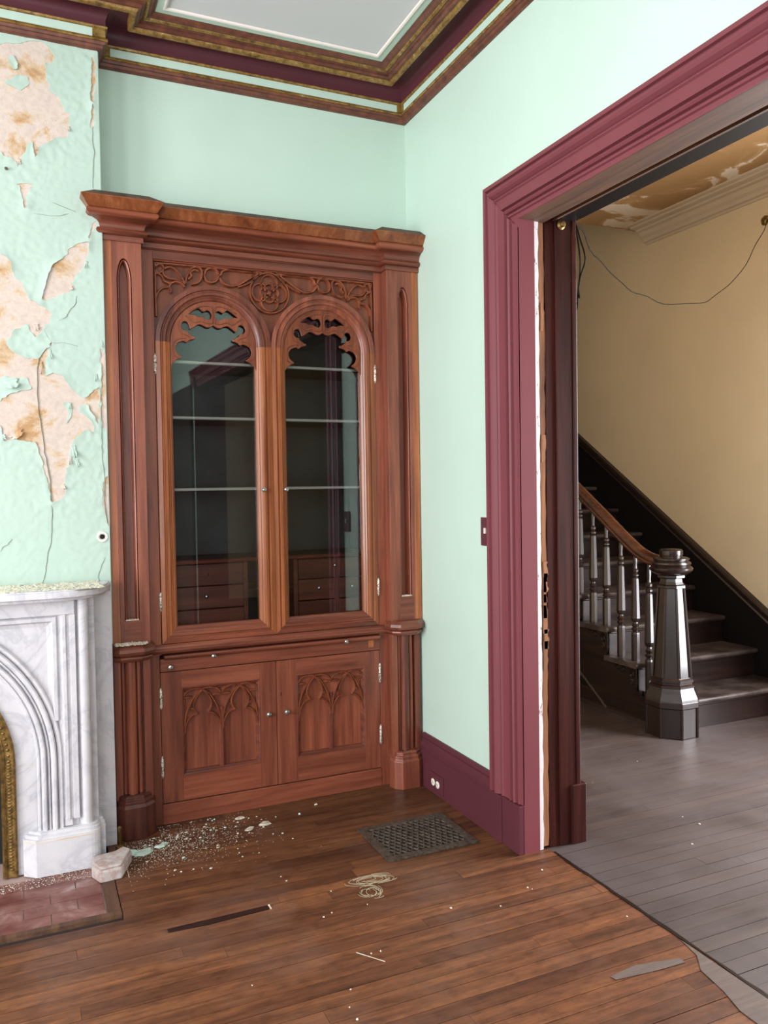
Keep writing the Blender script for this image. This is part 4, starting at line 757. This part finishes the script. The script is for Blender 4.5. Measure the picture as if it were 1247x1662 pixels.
# balusters
bprof = [(.026, 0), (.026, .165), (.024, .175), (.016, .182), (.024, .190), (.026, .198), (.017, .206), (.022, .214), (.024, .222), (.016, .230), (.015, .238), (.024, .246), (.029, .262), (.0285, .275), (.0215, .495), (.020, .505), (.015, .512), (.020, .520), (.021, .528), (.013, .536), (.018, .545), (.020, .556), (.012, .566), (.011, .58), (.013, .61), (.010, .66)]
for k in range(2, 12):
    for dy in (.080, .208):
        y = Y0+(k-1)*TR+dy; zb_ = k*RS; top = np.interp(y, [p[0] for p in rp], [p[1] for p in rp])-.03
        pr = [(r_, h_) for r_, h_ in bprof if h_ < top-zb_]; f_ = (top-zb_)/.66 if top-zb_ < .66 else 1
        pr = [(r_, h_*(top-zb_)/.66) for r_, h_ in bprof]
        SP_('baluster', MB().lathe(pr, lambda a, b_, h_: (1.625+a, y+b_, zb_+h_), 8, math.pi/8), stair_v)
y = .150; pr = [(r_, h_*(.945-.175)/.66) for r_, h_ in bprof]
SP_('baluster', MB().lathe(pr, lambda a, b_, h_: (1.625+a, y+b_, .175+h_), 8, math.pi/8), stair_v)
# newel post
NX, NY = 1.61, -.045; E8 = math.pi/8; CN = lambda a, b_, h_: (NX+a, NY+b_, h_)
nw = MB().lathe([(.144, 0), (.144, .165), (.154, .168), (.154, .198), (.150, .204)], CN, 8, E8).build('newel_post', stair_v, ST, bevel=.003)
MB().lathe([(.150, .203), (.148, .215), (.136, .245), (.128, .262), (.126, .275), (.130, .278), (.130, .286), (.118, .294), (.118, .304), (.124, .307), (.124, .318), (.114, .326)], CN, 8, E8).build('flared_base', stair_v, nw)
MB().lathe([(.106, .320), (.070, .828)], CN, 8, E8).build('shaft', stair_v, nw)
m = MB()
for k in range(8):
    a = E8+k*math.pi/4; m.tube([CN(.108*math.cos(a), .108*math.sin(a), .33), CN(.0725*math.cos(a), .0725*math.sin(a), .825)], [.009, .007], 6)
m.build('shaft_edge_beads', stair_v, nw, True)
for k in range(8):
    a = E8+k*math.pi/4; MB().tube([CN(.145*math.cos(a), .145*math.sin(a), .0), CN(.145*math.cos(a), .145*math.sin(a), .166)], .008, 6).build('corner_bead', stair_v, nw, True)
MB().lathe([(.070, .824), (.080, .828), (.080, .842), (.072, .848), (.064, .862), (.062, .878), (.070, .882), (.078, .886), (.078, .898), (.07, .90)], CN, 8, E8).build('neck', stair_v, nw)
MB().lathe([(.06, .898), (.085, .902), (.104, .914), (.116, .926), (.118, .938), (.110, .946), (.100, .948), (.102, .954), (.108, .962), (.104, .972), (.094, .976), (.092, .980), (.098, .986), (.098, .992), (.086, .998), (.060, 1.000), (.060, 1.006), (.063, 1.012), (.063, 1.036), (.056, 1.043), (.001, 1.046)], CN, 36).build('cap', stair_v, nw, True)
# ================================================================ hall wires and sconce stub
wr = catmull([(.268, -.94, 2.455), (.3, -.923, 2.442), (.5, -.777, 2.382), (.8, -.598, 2.328), (1.15, -.413, 2.321), (1.5, -.304, 2.351), (1.85, -.158, 2.464), (2.2, -.036, 2.694), (2.5, .078, 2.998), (2.56, .12, 3.04)], 6)
tag(MB().tube([(x, y+.006*math.sin(i*1.3), z+.006*math.sin(i*.9)) for i, (x, y, z) in enumerate(wr)], .0022, 5).build('hanging_wire', wire_m, None, True), 'single thin wire sagging across the hall to the tan wall', 'wire')
for i, (q, lab) in enumerate(((((.28, -.933, 2.448), (.28, -.963, 2.372), (.28, -.996, 2.281), (.28, -.965, 2.218), (.28, -.949, 2.15), (.28, -.944, 2.103), (.28, -.916, 2.07), (.28, -.926, 2.10), (.28, -.945, 2.125)), 'black doubled wire dangling beside the door head, ending in a loop'), (((.285, -.925, 2.448), (.285, -.945, 2.37), (.285, -.957, 2.30), (.285, -.958, 2.244), (.285, -.948, 2.18), (.285, -.953, 2.14)), 'shorter straight black wire dangling next to the looped one'))):
    tag(MB().tube(catmull(q, 5), .0030, 5).build('dangling_wire', wire_m, None, True), lab, 'wire', 'wires at the door head')
sc = thing('wall_sconce', 'small brass sconce stub high on the tan hall wall', 'sconce', (2.574, .141, 3.04))
MB().lathe([(.001, 0), (.03, 0), (.03, .006), (.02, .012), (.010, .02), (.010, .03), (.001, .031)], lambda a, b_, h_: (2.574-h_, .141+a, 3.053+b_), 16).build('backplate', brass, sc, True)
MB().tube(catmull([(2.55, .141, 3.053), (2.52, .10, 3.06), (2.51, .07, 3.04), (2.53, .05, 3.01)], 4), .006, 8).build('hook', brass, sc, True)
# ================================================================ debris on the floor
t = NT('dry_beige_glue'); glue_m = t.fin(lin((150, 134, 108)), .8)
t = NT('greyed_bare_wood'); p = t.pos((4, 60, 1)); greyw_m = t.fin(t.ramp(t.noise(p, 1, 5, .7), [(.3, lin((70, 55, 47))), (.7, lin((94, 78, 68)))]), .8)
br = thing('broken_brick', 'pale pinkish broken brick lying against the marble plinth', 'brick', (-1.45, -.42, 0))
rnd = random.Random(6); q = [(-1.525, -.43), (-1.50, -.492), (-1.425, -.485), (-1.375, -.36), (-1.40, -.325), (-1.515, -.345)]
MB().prism([(x, y) for x, y in q], PL, .001, .045).build('brick_body', brick_m, br, bevel=.006)
MB().prism([(x*.93-1.45*.07+.0, y*.93-.41*.07) for x, y in q[:-1]], PL, .044, .056).build('broken_top', brick_m, br, bevel=.005)
gp = thing('gas_valve', 'short brass gas pipe stub standing by the cabinet foot', 'pipe', (-1.405, -.225, 0))
MB().lathe([(.016, 0), (.018, .004), (.016, .014), (.008, .018)], lambda a, b_, h_: (-1.405+a, -.225+b_, h_), 8).build('nut', brass, gp); MB().lathe([(.007, .014), (.007, .075), (.009, .078), (.009, .088), (.005, .092)], lambda a, b_, h_: (-1.405+a, -.225+b_, h_), 10).build('stem', brass, gp, True)
def chip(x, y, r, h_, seed, mat, name, label, group, asp=1.0, ang=0.0):
    rnd = random.Random(seed); n = 8; b0 = []; 
    for a in range(n):
        rr = r*rnd.uniform(.55, 1); u, v = rr*math.cos(a*2*math.pi/n)*asp, rr*math.sin(a*2*math.pi/n); b0.append((x+u*math.cos(ang)-v*math.sin(ang), y+u*math.sin(ang)+v*math.cos(ang)))
    vs = [(a, b_, .0002) for a, b_ in b0]+[(x+(a-x)*.75, y+(b_-y)*.75, h_*rnd.uniform(.6, 1)) for a, b_ in b0]
    o = MB().add(vs, [tuple(range(n))[::-1], tuple(range(n, 2*n))]+[(i, (i+1) % n, n+(i+1) % n, n+i) for i in range(n)]).build(name, mat); recenter(o); tag(o, label, 'plaster' if 'plaster' in name else 'paint', group); return o
chip(-.822, -.241, .026, .005, 1, crumb, 'plaster_flake', 'flat white plaster flake beside the left cupboard door', None, 1.5, .2)
chip(-.895, -.262, .022, .003, 2, crumb, 'plaster_flake', 'thin powdery white plaster smear left of the flat flake', None, 1.3, .5)
chip(-.905, -.135, .018, .004, 4, crumb, 'plaster_flake', 'long thin plaster sliver against the cabinet kickboard', None, 2.0, .1)
chip(-1.33, -.30, .030, .012, 8, mint_peel, 'paint_scrap', 'crumpled mint green paint scrap near the broken brick', None, 2.2, .1)
chip(-1.25, -.265, .018, .007, 9, mint_peel, 'paint_scrap', 'narrow mint paint strip lying farthest from the brick', None, 2.6, .5)
chip(-1.37, -.285, .022, .016, 10, mint_peel, 'paint_scrap', 'dark folded mint paint scrap touching the gas pipe', None, 1.6, -.3)
chip(-1.41, -.275, .02, .006, 15, crumb, 'plaster_flake', 'white plaster piece between brick and gas pipe', None, 2.4, .2)
chip(-.56, -.143, .010, .006, 11, crumb, 'plaster_flake', 'small white plaster bit before the right cupboard door', None); chip(-.66, -.21, .008, .005, 12, mint, 'paint_scrap', 'tiny mint chip on the floor before the cabinet middle', None)
o = MB().prism([(-1.33, -.905), (-1.0, -.900), (-.992, -.912), (-1.0, -.926), (-1.20, -.934), (-1.33, -.926)], PL, .0003, .002).build('floor_repair_strip', stair_x); tag(recenter(o), 'long dark board repair along the boards of the open floor', 'wood')  # dark repair in the flooring, drawn as a thin strip on top
o = MB().box(-.995, -.990, -.927, -.900, .0003, .004).build('plaster_flake', crumb); tag(recenter(o), 'narrow white chip at the end of the long dark board repair', 'plaster')
for q, lab in (([(.103, -1.66), (.085, -1.74), (.04, -1.80), (.022, -1.90), (-.004, -1.98), (-.01, -2.3), (.104, -2.3)], 'grey bare-wood patch worn along the threshold'), ([(-.215, -1.712), (-.12, -1.700), (-.05, -1.712), (.03, -1.728), (.028, -1.752), (-.06, -1.748), (-.14, -1.740), (-.21, -1.732)], 'grey worn streak lying left of the threshold patch')):
    o = MB().prism(q, PL, .0002, .0012).build('worn_patch', greyw_m); tag(recenter(o), lab, 'floor patch')
rnd = random.Random(77)
for (cx_, cy_, a_, b_, an, nn, lab) in ((-.61, -.885, .085, .030, -.15, 26, 'long dry beige glue swirl on the floor before the vent'), (-.645, -.965, .042, .045, .4, 20, 'rounder dry beige glue swirl below the long one')):
    m = MB()
    for k in range(nn):
        ph = rnd.uniform(0, 6.28); q = []; rr = rnd.uniform(.45, 1); ln = rnd.uniform(.8, 2.4); ox, oy = rnd.uniform(-.3, .3)*a_, rnd.uniform(-.3, .3)*b_
        for i in range(10):
            t_ = ph+ln*i/9; u, v = ox+a_*rr*math.cos(t_), oy+b_*rr*math.sin(t_*1.0); q.append((cx_+u*math.cos(an)-v*math.sin(an), cy_+u*math.sin(an)+v*math.cos(an), .0008))
        m.tube(q, .0011, 4)
    tag(recenter(m.build('glue_residue', glue_m, None, True, kind='stuff')), lab, 'glue', None, 'stuff')
o = MB().tube([(-.83, -1.29, .003), (-.80, -1.335, .005), (-.77, -1.37, .003)], .0013, 5).build('splinter', crumb, None, True); tag(recenter(o), 'pale thin splinter on the brown floor in front', 'splinter')
rnd = random.Random(31); k = 0
while k < 70:
    x = rnd.uniform(-1.40, -.75); y = rnd.uniform(-.62, -.085)
    if rnd.random() > math.exp(-((x+1.25)/.35)**2-((y+.25)/.2)**2): continue
    if x < -1.36 or (x < -1.20 and y > -.17): continue
    chip(x, y, rnd.uniform(.003, .008), rnd.uniform(.002, .004), 100+k, crumb if rnd.random() < .8 else mint_peel, 'plaster_chip', 'small pale plaster chip scattered on the floor beside the cabinet foot', 'plaster chips by the cabinet foot'); k += 1
for i in range(24):
    x, y = rnd.uniform(-1.2, .05), rnd.uniform(-1.7, -.5)
    if x > -.1 and y > -1.0: continue
    chip(x, y, rnd.uniform(.002, .005), .003, 300+i, crumb, 'plaster_chip', 'tiny white plaster speck strewn over the open brown floor', 'specks on the open floor')
for i in range(8): chip(rnd.uniform(.3, 1.3), rnd.uniform(-1.6, -.3), rnd.uniform(.003, .006), .003, 400+i, crumb, 'plaster_chip', 'tiny white speck on the grey hall floorboards', 'specks on the hall floor')
o = heap('plaster_dust', [(-1.40, -.60), (-.80, -.085)], .0008, .002, crumb, None, 2600, 8, .0006, .0032, (-1.26, .17, -.27, .10))
tag(recenter(o), 'fine plaster grit strewn over floor between hearth and cabinet', 'grit', None, 'stuff')
o = heap('plaster_dust', [(-1.95, -.42), (-1.5, -.345)], .0008, .003, crumb, None, 420, 9, .0008, .0035); tag(recenter(o), 'pale grit along the foot of the marble plinth on the hearth', 'grit', None, 'stuff')
# a few chips of pale plaster stuck in the two lancet sills
for x0_, z0_, nm in ((-1.325, .886, 'left'), (-.081, .901, 'right')):
    pts = [(x0_-.026+.0043*i, z0_, .003+.005*abs(math.sin(i*1.9+x0_*7))) for i in range(13)]
    o = MB().prism([(x, z_) for x, z_, _ in pts]+[(x, z_+h_*.8) for x, z_, h_ in pts[::-1]], FR, .095, .121).build('plaster_crumbs', crumb); tag(recenter(o), 'white plaster crumbs on the sill of the %s pilaster slot' % nm, 'plaster crumbs')
